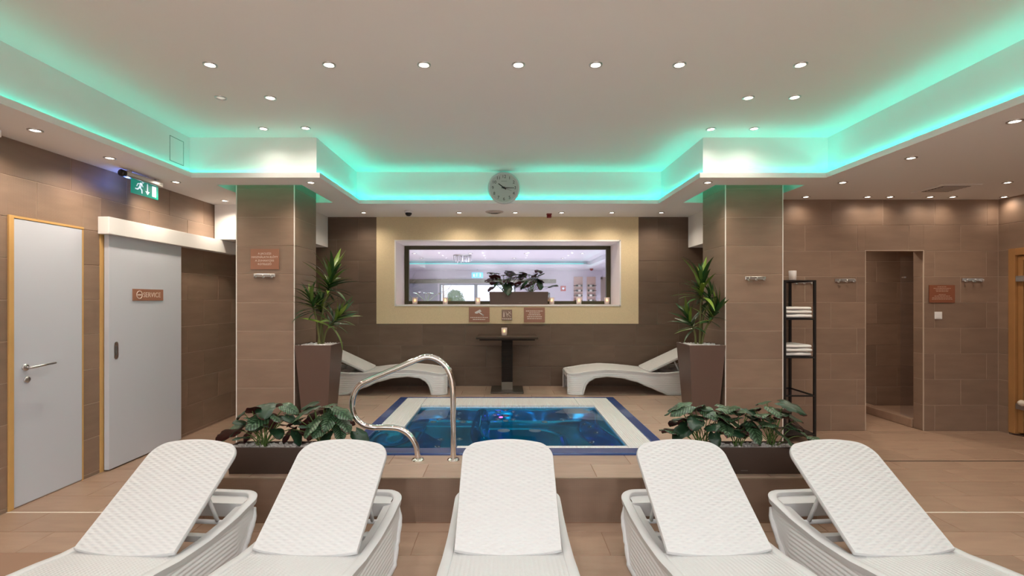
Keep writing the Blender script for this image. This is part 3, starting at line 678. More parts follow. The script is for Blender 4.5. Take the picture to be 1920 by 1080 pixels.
MB().box((-.043, -.010, -.043), (.043, 0, .043), bev=.004).build('frame', WHITE, o); MB().box((-.030, -.014, -.030), (.030, -.009, .030), bev=.003).build('rocker', WHITE, o)

# ================================================================ WHIRLPOOL TUB
tub = thing('whirlpool_tub', 'sunken blue whirlpool tub with white overflow grille', 'hot tub', ((x0+x1)/2, (y0+y1)/2, ZP))
OX, OY = (x0+x1)/2, (y0+y1)/2
def tl(mb, name, m, par=tub, **k):
    mb.v = [(p[0]-OX, p[1]-OY, p[2]-ZP) for p in mb.v] if par is tub else mb.v
    return mb.build(name, m, par, **k)
RL, RR, RF, RB = x0+.085, x1-.085, 4.035, y1-.03     # inside of outer rim
IL, IR, IF, IB = -.965, 1.012, 4.105, 5.67           # basin
rim = MB()
zt_ = ZP+.016
rim.box((x0-.012, y0-.012, ZP-.10), (RL, y1+.012, zt_), bev=.008).box((RR, y0-.012, ZP-.10), (x1+.012, y1+.012, zt_), bev=.008)
rim.box((RL, y0-.012, ZP-.10), (RR, RF, zt_), bev=.008).box((RL, RB, ZP-.10), (RR, y1+.012, zt_), bev=.008)
tl(rim, 'rim', RIMB)
zg = ZP+.012
GY = 4.74
def grille(a, b, ang=0): 
    o = tl(MB().box((a[0], a[1], zg-.03), (b[0], b[1], zg), bev=.003), 'grille', GRILLE); return o
grille((RL, GY), (IL, IB-.002)); grille((RL, IB+.002), (-.972, RB)); grille((-.966, IB), (.84, RB)); grille((.846, IB+.002), (RR, RB)); grille((IR, RF), (RR, IB-.002)); grille((-.40, RF), (IR-.004, IF))
def sst(a, b, x):
    t_ = max(0, min(1, (x-a)/(b-a))); return t_*t_*(3-2*t_)
def smin(a, b, k=.05):
    h_ = max(0, min(1, .5+.5*(b-a)/k)); return b*(1-h_)+a*h_-k*h_*(1-h_)
def depth(x, y):
    d = .66
    # step ring in the right well, then bench along the back and right
    cr = .30
    def rr(xx, yy, xa, yb, r):              # distance inside the L formed by back and right benches (rounded inner corner)
        dx, dy = xx-(xa-r), yy-(yb-r)
        if dx > 0 and dy > 0: return math.hypot(dx, dy)-r
        return max(xx-xa, yy-yb)
    if x > -.27:
        s2_ = rr(x, y, .52, 5.06, .30); d = smin(d, .66-(.66-.37)*sst(-.015, .022, s2_)-.012*math.exp(-((s2_-.03)/.02)**2))
    else:
        d = smin(d, .60-(.60-.37)*sst(5.14, 5.18, y)-.012*math.exp(-((y-5.19)/.02)**2))
        d = smin(d, .60-(.60-.40)*sst(-.72, -.80, x))
    # backrests
    wob = .035*math.cos((x+.62)*PI/.33)
    d = smin(d, .37*(1-sst(5.30+wob, 5.64, y))+.0)
    if y > 4.3 or x > -.3: d = smin(d, .40*(1-sst(.74, .99, x+.04*math.cos((y-4.9)*5))))
    d = smin(d, .42*(1-sst(-.80, -.955, x))) if y > GY else d
    # divider armrest
    arm = math.exp(-((x+.26-.10*sst(5.0, 4.2, y))/.085)**2)
    d = smin(d, .62-.50*arm*sst(4.28, 4.55, y)-.12*arm*sst(4.9, 5.4, y), .08)
    # front wall
    fy = IF+.02
    d = smin(d, .66*sst(fy-.015, fy+.16, y), .03)
    # front corner ledge
    if x < -.55:
        e_ = math.hypot((x+.55)/.62, max(0, (y-4.05))/.75*.6)
        led_ = .030+.06*sst(.75, .25, math.hypot((x+1.0)/.24, (y-4.46)/.42))
        blend = sst(-.60, -.80, x)*sst(GY+.03, GY-.10, y)
        d = d*(1-blend)+smin(d, led_)*blend
    if y > GY-.01 and x < IL+.004: d = min(d, .035)
    if y < IF: d = .035
    return max(d, .028)
NX, NY = 150, 120
sh = MB().grid(lambda u, v: (RL+(IR+.006-RL)*u, RF+(IB+.006-RF)*v, ZP-depth(RL+(IR+.006-RL)*u, RF+(IB+.006-RF)*v)), NX, NY)
shell = tl(sh, 'shell', SHELL, recalc=False)
wt = MB().grid(lambda u, v: (RL+(IR-RL)*u, RF+(IB-RF)*v, ZP-.006+.0008*math.sin(u*23+v*7)*math.sin(v*19)), 40, 30)
tl(wt, 'water', WATER, recalc=False)
jm = MB().lathe([(.0, .004), (.014, .004), (.019, .012), (.030, .014), (.038, .004), (.038, 0)], n=14).mesh('jet', [mat('jet_steel', (.55, .57, .60), .2, metal=1)])
def jet(x, y, s_=1.0, me=jm, name='jet'):
    e_ = .01; n = Vector((-(-depth(x+e_, y)+depth(x-e_, y))/(2*e_), -(-depth(x, y+e_)+depth(x, y-e_))/(2*e_), 1)).normalized()
    o = link(name, me, tub); q = n.to_track_quat('Z', 'Y')
    o.matrix_local = Matrix.Translation((x-OX, y-OY, -depth(x, y))) @ q.to_matrix().to_4x4() @ Matrix.Scale(s_, 4); return o
for (jx, jy) in ((-.72, 5.50), (-.52, 5.50), (-.72, 5.41), (-.52, 5.41), (-.62, 5.46), (-.78, 5.34), (-.46, 5.34)): jet(jx, jy)
for k in range(8): jet(.0+.12*math.cos(k*PI/4), 5.47+.09*math.sin(k*PI/4), .9)
jet(.0, 5.47, 1.2); jet(.42, 5.33, .9)
for (jx, jy) in ((-.62, 4.72), (-.62, 4.50), (-.44, 4.74), (.82, 5.2), (.84, 4.95), (.86, 4.72), (.80, 4.6), (.62, 5.40), (.70, 5.44)): jet(jx, jy)
sm_ = MB().lathe([(0, .010), (.05, .010), (.062, .004), (.064, 0)], n=24).mesh('suction_cover', mat('suction_grey', (.25, .30, .36), .4))
jet(-.02, 5.035, 1.0, sm_, 'suction_cover'); jet(.30, 5.035, 1.0, sm_, 'suction_cover')
hd = MB().grid(lambda u, v: (.55+.42*u-OX, 5.50+.15*v-OY-.06*math.sin(u*PI), -.03-.09*(1-v)+.02*math.sin(u*PI)), 16, 8).build('headrest', mat('headrest_grey', (.14, .17, .24), .35), tub)
# unseen underwater lamps added in the front wall to light the basin
for k, (lx, ly, lz, pw_, tgt) in enumerate(((-.42, 4.20, -.20, 0.12, (-.62, 5.1, -.6)), (.10, 4.20, -.20, 0.14, (.05, 5.1, -.6)), (.62, 4.20, -.20, 0.14, (.6, 5.1, -.5)))):
    o = MB().lathe([(0, 0), (.035, 0), (.045, -.006), (.045, -.012)], n=18, axis='Y').build('added_underwater_lamp', mat('added_lamp_lens', (.8, .9, 1), .3, emit=(.6, .9, 1), es=.15), tub, (lx-OX, ly-OY, lz))
    L = bpy.data.lights.new('added_underwater_light', 'AREA'); L.shape = 'DISK'; L.size = .12; L.energy = pw_; L.color = (.62, .88, 1)
    l = bpy.data.objects.new('lamp', L); COL.objects.link(l); l.parent = o
    d_ = Vector(tgt)-Vector((lx, ly, lz)); l.rotation_euler = d_.to_track_quat('-Z', 'Y').to_euler(); l.location = (0, .02, 0)
L = bpy.data.lights.new('underwater_colour_light', 'POINT'); L.energy = .12; L.color = (1, .05, .45); L.shadow_soft_size = .02
l = bpy.data.objects.new('colour_lamp', L); COL.objects.link(l); l.parent = tub; l.location = (-.05-OX, 5.30-OY, -.12)

# chrome hand rail
def smooth_path(P, n=8, closed=False):
    P = [Vector(p) for p in P]; out = []; N = len(P)
    for i in range(N if closed else N-1):
        p0, p1, p2, p3 = P[(i-1) % N] if closed else P[max(i-1, 0)], P[i], P[(i+1) % N], P[(i+2) % N] if closed else P[min(i+2, N-1)]
        for k in range(n):
            t_ = k/n; out.append(.5*((2*p1)+(-p0+p2)*t_+(2*p0-5*p1+4*p2-p3)*t_*t_+(-p0+3*p1-3*p2+p3)*t_**3))
    if not closed: out.append(P[-1])
    return out
YH = 3.78
hr = thing('hand_rail', 'curved chrome hand rail at the tub entry', 'hand rail', px(816, 862, YH))
HP = [(850, 861), (850, 800), (849.5, 745), (847, 712), (838, 690), (822, 675), (802, 669), (782, 674), (740, 692), (700, 709), (676, 721), (664, 738), (660, 760), (665, 781), (680, 796), (700, 801.5), (725, 801.5), (748, 804), (767, 815), (779, 833), (783, 850), (783.5, 861)]
pth = smooth_path([px(a, b, YH)-hr.location for a, b in HP], 8)
MB().tube(pth, .0222, 18).build('rail', CHROME, hr)
for xx in (850, 783.5):
    p = px(xx, 861, YH)-hr.location; p.z = ZP-hr.location.z
    MB().lathe([(0, .016), (.030, .016), (.044, .010), (.048, .0)], p, 24).build('base_flange', CHROME, hr)

# ================================================================ SUN LOUNGERS
LL = 1.73
def lerp_tab(tab, u):
    if u <= tab[0][0]: return tab[0][1]
    for (a, b), (c, d) in zip(tab, tab[1:]):
        if u <= c:
            t_ = (u-a)/(c-a); t_ = t_*t_*(3-2*t_)*.35+t_*.65; return b+(d-b)*t_
    return tab[-1][1]
RIM = [(0, .272), (.1, .28), (.3, .312), (.5, .33), (.68, .322), (.87, .305), (1.04, .284), (1.24, .28), (1.45, .297), (1.6, .325), (1.73, .35)]
BOT = [(0, 0), (.185, 0), (.2, .06), (.22, .125), (.27, .18), (.35, .222), (.5, .238), (.68, .222), (.87, .175), (1.05, .10), (1.19, .04), (1.27, .005), (1.32, 0), (1.47, 0), (1.55, .10), (1.63, .20), (1.71, .30)]
def half_w(u): return .315+.012*sst(.2, 0, u)
def rim_path(inset=0, n=72):
    r = .10; W = .315-inset; a, b = inset, LL-inset; pts = []
    def arc(cx, cy, a0):
        for k in range(9): t_ = a0+PI/2*k/8; pts.append((cx+r*math.cos(t_), cy+r*math.sin(t_)))
    arc(W-r, b-r, 0); 
    arc(-W+r, b-r, PI/2)
    for k in range(1, 28): pts.append((-W, b-r-(b-a-2*r)*k/28))
    arc(-W+r, a+r, PI); arc(W-r, a+r, 1.5*PI)
    for k in range(1, 28): pts.append((W, a+r+(b-a-2*r)*k/28))
    return pts
def make_lounger(angle):
    root = bpy.data.objects.new('sun_lounger', None); COL.objects.link(root); root.empty_display_size = .1
    # rim: a band swept round the rounded outline
    outer = rim_path(0); N = len(outer); prof = [(0, -.034), (.004, -.004), (-.006, .002), (-.040, .002), (-.046, -.004), (-.046, -.030)]
    vs = []; fs = []; K = len(prof)
    for i, (x, y) in enumerate(outer):
        xa, ya = outer[i-1]; xb, yb = outer[(i+1) % N]; tx, ty = xb-xa, yb-ya; l_ = math.hypot(tx, ty) or 1; nx, ny = ty/l_, -tx/l_
        z = lerp_tab(RIM, y)
        for (o_, h_) in prof: vs.append((x+nx*o_, y+ny*o_, z+h_))
    for i in range(N):
        for k in range(K): fs.append((i*K+k, i*K+(k+1) % K, ((i+1) % N)*K+(k+1) % K, ((i+1) % N)*K+k))
    MB().add(vs, fs, 0, True).build('rim', RATTAN, root, sharp=50)
    # inner ledge at the head, where the frame opens under the backrest
    mb = MB()
    for sx in (-1, 1): mb.grid(lambda u, v: (sx*(.268-.048*v), 1.0+.63*u, lerp_tab(RIM, 1.0+.63*u)-.014-.012*v), 16, 2)
    mb.grid(lambda u, v: (-.26+.52*u, 1.60+.09*v, lerp_tab(RIM, 1.66)-.02+.012*v), 10, 3)
    mb.build('ledge', RATTAN, root)
    MB().box((-.27, 1.60, .235), (.27, 1.625, .315), bev=.006).build('head_bar', RATTAN, root)
    # ribbed side panels with raised edging
    for sx in (-1, 1):
        NR = 11; NU = 90
        def sp(u, v):
            y = .004+(LL-.03-.004)*u; zb = min(lerp_tab(BOT, y), lerp_tab(RIM, y)-.04); zt2 = lerp_tab(RIM, y)-.022
            z = zb+(zt2-zb)*v
            rib = .0045*abs(math.sin(PI*z/.0235))
            wdt = .306-.012*(1-z/.33)*0+rib+.012*(1-min(1, z/.25))
            e1 = max(0, .09-y)/.09; e2 = max(0, y-(LL-.12))/.09
            wdt -= .085*(1-math.sqrt(max(0, 1-e1*e1)))+.05*e2*e2
            return (sx*wdt, y, z)
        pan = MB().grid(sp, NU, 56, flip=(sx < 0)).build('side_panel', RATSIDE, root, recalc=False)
        edge = [sp(k/130, 0) for k in range(131)]
        edge = [Vector(p) for p in edge]
        ed = MB().tube([(p.x+sx*.002, p.y, p.z+.008) for p in edge if p.y < LL-.05], .0155, 8)
        ft = [Vector(sp(0, k/8)) for k in range(9)]; ed.tube([(p.x, p.y, p.z+.004) for p in ft], .010, 8)
        ed.build('edging', RATTAN, pan)
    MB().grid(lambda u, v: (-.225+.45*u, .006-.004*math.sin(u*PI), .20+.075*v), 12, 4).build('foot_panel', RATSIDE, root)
    # seat
    def seat(u, v):
        x = -.272+.544*u; y = .03+1.06*v; z = lerp_tab(RIM, y)-.004+.010*(1-(2*u-1)**2)
        return (x, y, z-.03*sst(.09, .03, y))
    MB().grid(seat, 16, 60).build('seat', RATSEAT, root, recalc=False)
    # woven backrest, pivoting at the hinge
    hinge = bpy.data.objects.new('backrest', None)
    BL, BW, RC = .648, .262, .11
    nu, nv = 126, 240
    def outline(v):                       # half width at length fraction
        y = v*BL; t_ = BL-y
        if t_ < RC: return BW-RC+math.sqrt(max(0, RC*RC-(RC-t_)**2))
        return BW
    def surf(u, v, top=True):
        vv = v; a = 2*u-1; hwid = outline(vv*.985); x = a*hwid
        y = vv*BL-.030*(1-a*a)*(1-vv)**2+.022*(1-a*a)*vv**6
        z = .016+.006*(1-a*a)
        if top:
            bx = x/.029; row = math.floor(y/.0138); fy = y/.0138-row
            par = 1 if (row % 2) else -1
            h_ = .5+.5*par*math.cos(PI*bx); ed = min(1, (1-abs(a))*16, (1-vv)*30, vv*40+.2)
            z += .0050*(h_*math.sin(PI*fy)**.7-.4)*max(0, ed)
        return (x, y, z)
    mb = MB(); mb.grid(surf, nu, nv)
    mb.grid(lambda u, v: (surf(u, v, False)[0]*.985, surf(u, v, False)[1]*.99+.003, -.012), 20, 24, flip=True)
    bp = [surf(0, k/60, False) for k in range(61)]+[surf(k/20, 1, False) for k in range(1, 20)]+[surf(1, 1-k/60, False) for k in range(61)]+[surf(1-k/20, 0, False) for k in range(1, 20)]
    n = len(bp); vs = []
    for (o_, zz) in ((1.0, .016), (1.012, .008), (1.012, -.004), (.985, -.012)): vs += [(p[0]*o_, BL/2+(p[1]-BL/2)*o_, zz if zz < .016 else p[2]) for p in bp]
    mb.add(vs, [(r*n+i, r*n+(i+1) % n, (r+1)*n+(i+1) % n, (r+1)*n+i) for r in range(3) for i in range(n)], 0, True)
    br = mb.build('backrest', RATTAN, root, (0, 1.065, .292), recalc=False); br.rotation_euler = (math.radians(angle), 0, 0)
    # support strut under the backrest
    ca = math.radians(angle); p1 = Vector((0, 1.065+.36*math.cos(ca), .28+.36*math.sin(ca)))
    st = MB()
    for sx in (-.2, .2): st.tube([(sx, p1.y, p1.z), (sx, 1.47, .265)], .011, 8)
    st.tube([(-.245, 1.47, .265), (.245, 1.47, .265)], .013, 8); st.tube([(-.2, p1.y, p1.z), (.2, p1.y, p1.z)], .010, 8)
    st.build('support_strut', RATTAN, root)
    mb = MB().box((-.27, 1.33, .215), (.27, 1.37, .25), bev=.006).box((-.24, 1.22, .20), (-.17, 1.44, .225), bev=.006).box((.17, 1.22, .20), (.24, 1.44, .225), bev=.006); mb.build('cross_brace', RATTAN, root)
    return root
fore = make_lounger(35); back = make_lounger(25)
YFT = 1.375
spots = [(fore, -1.963, YFT, -5, 1.0, 'white woven sun lounger closest to the plain white door'), (None, -1.06, YFT, -4, 1, 'white woven sun lounger in front of the left long planter'),
         (None, .012, YFT, 0, 1, 'white woven sun lounger in the middle of the front row'), (None, 1.11, YFT, 3.2, 1, 'white woven sun lounger in front of the right long planter'),
         (None, 2.045, YFT, 4.8, 1, 'white woven sun lounger farthest to the right in the front row')]
for i, (src, x, y, rz, s_, lb) in enumerate(spots):
    o = src or copy_tree(fore); o.location = (x, y, 0); o.rotation_euler = (0, 0, math.radians(rz)); tag(o, lb, 'sun lounger', 'front row sun loungers')
o = back; o.location = (-.755, 6.66, ZP); o.rotation_euler = (0, 0, PI/2); tag(o, 'white sun lounger by the back wall behind the chrome rail', 'sun lounger', 'back wall sun loungers')
o = copy_tree(back); o.location = (.80, 6.66, ZP); o.rotation_euler = (0, 0, -PI/2); tag(o, 'white sun lounger by the back wall between table and rack column', 'sun lounger', 'back wall sun loungers')

# ================================================================ HIGH TABLE AND CANDLES
tb = thing('high_table', 'dark brown pedestal high table against the back wall', 'table', (.02, 6.70, ZP))
TZ = 1.045-ZP
MB().box((-.402, -.30, TZ-.026), (.402, .29, TZ), bev=.005).build('table_top', TABLEM, tb)
MB().box((-.36, -.26, TZ-.045), (.36, .26, TZ-.026)).build('under_frame', TABLEC, tb)
cl = MB().box((-.068, -.068, .10), (.068, .068, TZ-.045))
for k in range(31): 
    z = .12+k*.019
    if z < TZ-.06: cl.box((-.074, -.074, z), (.074, .074, z+.011), bev=.003)
cl.build('pedestal', TABLEC, tb)
MB().box((-.076, -.076, .0), (.076, .076, .12), bev=.004).build('foot_sleeve', mat('sleeve_taupe', (.17, .145, .115), .3, metal=.5), tb)
MB().box((-.215, -.27, 0), (.215, .22, .022), bev=.004).build('base_plate', mat('base_bronze', (.10, .085, .068), .3, metal=.6), tb)
cupm = MB().lathe([(.0, 0), (.034, 0), (.036, .004), (.039, .105), (.036, .105), (.033, .010), (0, .010)], n=20).mesh('glass', CUPG)
waxm = MB().lathe([(0, .011), (.026, .011), (.026, .042), (.02, .046), (0, .044)], n=16).mesh('wax', CANDLE)
flm = MB().lathe([(0, .044), (.009, .05), (.013, .060), (.008, .072), (0, .088)], n=10).mesh('flame', FLAME)
def candle(p, label, lit=True, sc=1):
    o = thing('candle_glass', label, 'candle', p, 0, 'candle glasses'); o.scale = (sc,)*3
    link('glass', cupm, o); link('wax', waxm, o)
    if lit: link('flame', flm, o)
SILL = NI[2]+e+.0005
for i, (x, lb) in enumerate(((778, 'candle glass at the far left end of the window sill'), (835, 'second candle glass from the left on the window sill'), (896, 'candle glass on the sill just left of the window planter'),
                             (1034.5, 'candle glass on the sill just right of the window planter'), (1085.5, 'candle glass on the sill in front of the wine rack'), (1138, 'candle glass at the far right end of the window sill'))):
    candle(((x-CX)*7.36/F, 7.36, SILL), lb, sc=1.0)
candle((px(945.5, 620, 6.72).x, 6.72, 1.0455), 'single lit candle glass on the dark high table')

# ================================================================ POTS, PLANTERS, PLANTS
peb_src = []
def pebbles(parent, xa, xb, ya, yb, z, n, r=.012, m=PEBBLE):
    rnd = random.Random(n); mb = MB()
    ico = bmesh.new(); bmesh.ops.create_icosphere(ico, subdivisions=1, radius=1); V0 = [v.co.copy() for v in ico.verts]; F0 = [[v.index for v in f.verts] for f in ico.faces]; ico.free()
    for _ in range(n):
        c_ = Vector((rnd.uniform(xa, xb), rnd.uniform(ya, yb), z+rnd.uniform(-.004, .006))); s_ = Vector((rnd.uniform(.7, 1.3), rnd.uniform(.7, 1.3), rnd.uniform(.5, .9)))*r
        mb.add([c_+Vector((v.x*s_.x, v.y*s_.y, v.z*s_.z)) for v in V0], F0, 0, True)
    mb.box((xa-.004, ya-.004, z-.05), (xb+.004, yb+.004, z-.004))
    tag(mb.build('pebbles', m, parent, recalc=False), kind='stuff')
def long_planter(loc, label, L_=.87, D_=.165, H_=.187):
    o = thing('long_planter', label, 'planter', loc, 0, 'long low planters'); t_ = .010
    mb = MB(); i = .012
    def ring(z, k): return [(-L_/2+k, -D_/2+k, z), (L_/2-k, -D_/2+k, z), (L_/2-k, D_/2-k, z), (-L_/2+k, D_/2-k, z)]
    rs = [ring(0, i), ring(H_-.004, .001), ring(H_, .003), ring(H_, t_), ring(H_-.05, t_+.003)]
    vs = [p for r in rs for p in r]; fs = [(3, 2, 1, 0)]
    for r in range(4):
        for k in range(4): fs.append((r*4+k, r*4+(k+1) % 4, (r+1)*4+(k+1) % 4, (r+1)*4+k))
    mb.add(vs, fs).build('trough', PLANTER, o, recalc=False)
    MB().box((.0, -D_/2+.0065, .022), (.05, -D_/2+.009, .027)).build('maker_mark', mat('mark_pale', (.16, .13, .11), .5), o)
    pebbles(o, -L_/2+.016, L_/2-.016, -D_/2+.016, D_/2-.016, H_-.012, 230)
    return o
P1 = long_planter((-1.515, 3.545, ZP), 'long brown planter at the platform edge, handrail side')
P2 = long_planter((1.645, 3.545, ZP), 'long brown planter at the platform edge, towel rack side')
P3 = long_planter((px(972.5, 560, 7.34).x, 7.36, SILL), 'long brown planter standing on the window sill')
def leaf_mesh(seed, ln, wd, top=LEAFT):
    rnd = random.Random(seed); ph = rnd.uniform(0, 6); cup = rnd.uniform(.02, .035); dr = rnd.uniform(.03, .07)
    def fn(z_off):
        def f(u, v):
            a = 2*u-1; t_ = v
            wv = math.sin(PI*min(1, (t_*.93+.07)))**.62*(1-.30*t_) * wd/2
            wv *= 1+.07*math.sin(9*t_*PI+ph)*abs(a)
            back_ = .20*ln*abs(a)**1.6*(1-t_)**2          # heart lobes
            y = ln*t_-back_-.02
            z = .014*abs(a)*(1-t_*.4)*1.3-dr*t_*t_*1.2+.006*math.sin(ph+t_*14)*abs(a)-.02*abs(a)**2+z_off*(1-abs(a)**6)
            return (a*wv, y, z)
        return f
    mb = MB(); mb.grid(fn(0), 8, 10, 0); mb.grid(fn(-.0018), 8, 10, 1, flip=True)
    return mb.mesh('leaf', [top, LEAFU], recalc=False)
LEAVES = [leaf_mesh(i, ln, wd, LEAFT if i % 4 else LEAFD) for i, (ln, wd) in enumerate(((.175, .16), (.19, .15), (.16, .15), (.20, .165), (.15, .135), (.18, .17)))]
LEAVES_D = []
for me in LEAVES:
    c_ = me.copy(); c_.materials[0] = LEAFD; LEAVES_D.append(c_)
def begonia(base, n, label, seed, hmax=.30, spread=.20, dark=False, group='leafy begonias', flipback=.26, bias=0, ymax=.10):
    rnd = random.Random(seed); o = thing('begonia_plant', label, 'plant', base, 0, group); st_all = MB()
    for k in range(n):
        f = k/(n-1)
        az = k*2.399+rnd.uniform(-.4, .4); rad = spread*(1.05-.55*f)*rnd.uniform(.55, 1.1); hgt = hmax*(.28+.72*f)*rnd.uniform(.85, 1.05)
        tip = Vector((rad*math.cos(az)+bias, rad*math.sin(az)*.42, hgt))
        tip.y = max(-ymax, min(ymax, tip.y))
        b0 = Vector((rnd.uniform(-.035, .035), rnd.uniform(-.025, .025), 0))
        mid = b0.lerp(tip, .55)+Vector((0, 0, .03))
        MB().tube(smooth_path([b0, mid, tip], 5), [.0032]*11, 6).build('stem', STEMG, o)
        lf = link('leaf', rnd.choice(LEAVES_D if dark else LEAVES), o)
        dir_az = az+rnd.uniform(-.7, .7)
        pitch = -rnd.uniform(.05, .75)*(1.15-f) ; roll = rnd.uniform(-.45, .45)
        if rnd.random() < flipback: dir_az = -PI/2+rnd.uniform(-1.0, 1.0); pitch = rnd.uniform(.30, .75)
        M = Matrix.Translation(tip) @ Matrix.Rotation(dir_az-PI/2, 4, 'Z') @ Matrix.Rotation(pitch, 4, 'X') @ Matrix.Rotation(roll, 4, 'Y') @ Matrix.Scale(rnd.uniform(.66, 1.0), 4) @ Matrix.Translation((0, -.01, 0))
        lf.matrix_local = M
    return o
SZ = ZP+.187-.016
begonia((-1.74, 3.55, SZ), 25, 'begonia with silvery green leaves at the column end of its planter', 11, .31, .27)
begonia((-1.30, 3.55, SZ), 24, 'begonia with silvery green leaves beside the curl of the handrail', 5, .31, .24)
begonia((1.40, 3.55, SZ), 24, 'begonia with mixed green and red leaves at the tub end of its planter', 23, .32, .27, flipback=.42)
begonia((1.66, 3.56, SZ), 12, 'smaller begonia between two larger ones in the rack-side planter', 31, .27, .18)
begonia((1.90, 3.55, SZ), 20, 'begonia with large dark red leaves next to the towel rack', 8, .32, .22, flipback=.42)
begonia((P3.location.x-.20, 7.37, SILL+.17), 22, 'dark red leaved begonia in the window planter, exit sign side', 14, .33, .30, True, flipback=.6)
begonia((P3.location.x+.18, 7.37, SILL+.17), 22, 'dark red leaved begonia in the window planter, wine rack side', 17, .33, .27, True, flipback=.6)
# tall tapered pots
def tall_pot(xc, label):
    o = thing('tall_planter', label, 'planter', (xc, 5.40, ZP), 0, 'tall tapered planters'); W, D, H = .38, .40, .742; i = .052; t_ = .012
    def ring(z, k): return [(-W/2+k, -D/2+k, z), (W/2-k, -D/2+k, z), (W/2-k, D/2-k, z), (-W/2+k, D/2-k, z)]
    rs = [ring(0, i), ring(H-.003, 0), ring(H, .002), ring(H, t_), ring(H-.06, t_+.006)]
    fs = [(3, 2, 1, 0)]
    for r in range(4):
        for k in range(4): fs.append((r*4+k, r*4+(k+1) % 4, (r+1)*4+(k+1) % 4, (r+1)*4+k))
    MB().add([p for r in rs for p in r], fs).build('pot', POT, o, recalc=False)
    pebbles(o, -W/2+.02, W/2-.02, -D/2+.02, D/2-.02, H-.014, 260, .014, mat('white_pebbles', (.78, .76, .74), .7))
    return o
tall_pot(-2.022, 'tall tapered brown planter against the signed column'); tall_pot(2.118, 'tall tapered brown planter against the rack column')
def strap_mesh(ln, wd, droop):
    def f(u, v):
        a = 2*u-1; t_ = v; wv = wd/2*(.45+.55*math.sin(PI*min(1, t_*.8+.2)))*(1-t_**5)
        ang = droop*t_*t_
        return (a*wv, ln*(t_-.12*droop*t_**3), -ln*droop*.42*t_**2.2+.25*abs(a)*wv)
    mb = MB(); mb.grid(f, 2, 9, 0); mb.grid(lambda u, v: (f(u, v)[0], f(u, v)[1], f(u, v)[2]-.0012), 2, 9, 0, flip=True); return mb.mesh('leaf', STRAP, recalc=False)
STRAPS = [strap_mesh(l_, w_, d_) for l_, w_, d_ in ((.32, .044, .25), (.29, .040, .6), (.36, .046, .4), (.27, .040, .15), (.34, .042, .85), (.24, .038, .3))]
def dracaena(base, heads, label, seed):
    rnd = random.Random(seed); o = thing('dracaena_plant', label, 'plant', base, 0, 'dracaenas in tall planters')
    for (hx, hy, hz, n, sc) in heads:
        tip = Vector((hx, hy, hz))-Vector(base); b0 = Vector((rnd.uniform(-.03, .03), rnd.uniform(-.03, .03), 0))
        b0 += Vector((tip.x*.15, tip.y*.1, 0))
        mid = b0.lerp(tip, .5)+Vector((tip.x*-.12, 0, .03))
        pth = smooth_path([b0, mid, tip, tip+(tip-mid).normalized()*.10*sc], 6)
        MB().tube(pth, [.013-.006*i/len(pth) for i in range(len(pth))], 8).build('cane', CANE, o)
        d = (tip-mid).normalized(); q0 = Vector((0, 0, 1)).rotation_difference(d).to_matrix().to_4x4()
        for k in range(n):
            f = k/(n-1); az = k*2.399+rnd.uniform(-.3, .3); el = math.radians(-8+88*f**.85)+rnd.uniform(-.12, .12)
            lf = link('leaf', rnd.choice(STRAPS), o)
            p = tip+d*(.17*sc*f-.05*sc)
            S_ = sc*rnd.uniform(.75, 1.15)*(1-.1*f)
            for tr in range(12):
                M = Matrix.Translation(p) @ q0 @ Matrix.Rotation(az+tr*.52, 4, 'Z') @ Matrix.Rotation(el, 4, 'X') @ Matrix.Scale(S_, 4)
                wp = [M @ Vector((0, t_, -.42*.4*t_*t_/.3)) + Vector(base) for t_ in (.12, .2, .28, .36)]
                if not any((-2.90 < q_.x < -2.20 or 2.29 < q_.x < 2.98) and 5.20 < q_.y < 5.86 for q_ in wp): break
            lf.matrix_local = M
    return o
PB = ZP+.742-.02
def hd_(x, y, Y, n, sc): p = px(x, y, Y); return (p.x, p.y, p.z, n, sc)
dracaena((-2.03, 5.40, PB), [hd_(616, 540, 5.42, 46, 1.1), hd_(588, 578, 5.32, 30, .85), hd_(603, 582, 5.50, 26, .8), hd_(623, 607, 5.40, 28, .9)], 'dracaena with strap leaves in the planter by the signed column', 4)
dracaena((2.11, 5.40, PB), [hd_(1315, 552, 5.42, 46, 1.1), hd_(1334, 598, 5.32, 32, .95), hd_(1330, 562, 5.52, 26, .8), hd_(1298, 612, 5.40, 28, .9)], 'dracaena with strap leaves in the planter by the rack column', 9)

# ================================================================ TOWEL RACK
RX0, RX1, RY0, RY1 = 2.972, 3.318, 5.295, 5.775
rk = thing('towel_rack', 'tall narrow black metal towel rack in the wall corner', 'rack', ((RX0+RX1)/2, (RY0+RY1)/2, 0))
ox, oy = rk.location.x, rk.location.y; tk = .024
for xx in (RX0, RX1-tk):
    for yy in (RY0, RY1-tk): MB().box((xx-ox, yy-oy, 0), (xx+tk-ox, yy+tk-oy, 1.74), bev=.002).build('post', BLACKM, rk)
for z, bd in ((1.74, False), (1.33, True), (.92, True), (.51, False), (.094, True)):
    sh_ = MB(); b_ = .016
    sh_.box((RX0+tk-ox, RY0-oy, z-b_), (RX1-tk-ox, RY0+b_-oy, z)).box((RX0+tk-ox, RY1-b_-oy, z-b_), (RX1-tk-ox, RY1-oy, z)).box((RX0-ox, RY0+tk-oy, z-b_), (RX0+b_-ox, RY1-tk-oy, z)).box((RX1-b_-ox, RY0+tk-oy, z-b_), (RX1-ox, RY1-tk-oy, z))
    f_ = sh_.build('shelf_frame', BLACKM, rk)
    if z < 1.7: MB().box((RX0+.004-ox, RY0+.004-oy, z-.006), (RX1-.004-ox, RY1-.004-oy, z-.001)).build('shelf_panel', BLACKM if bd else GLASS, f_)
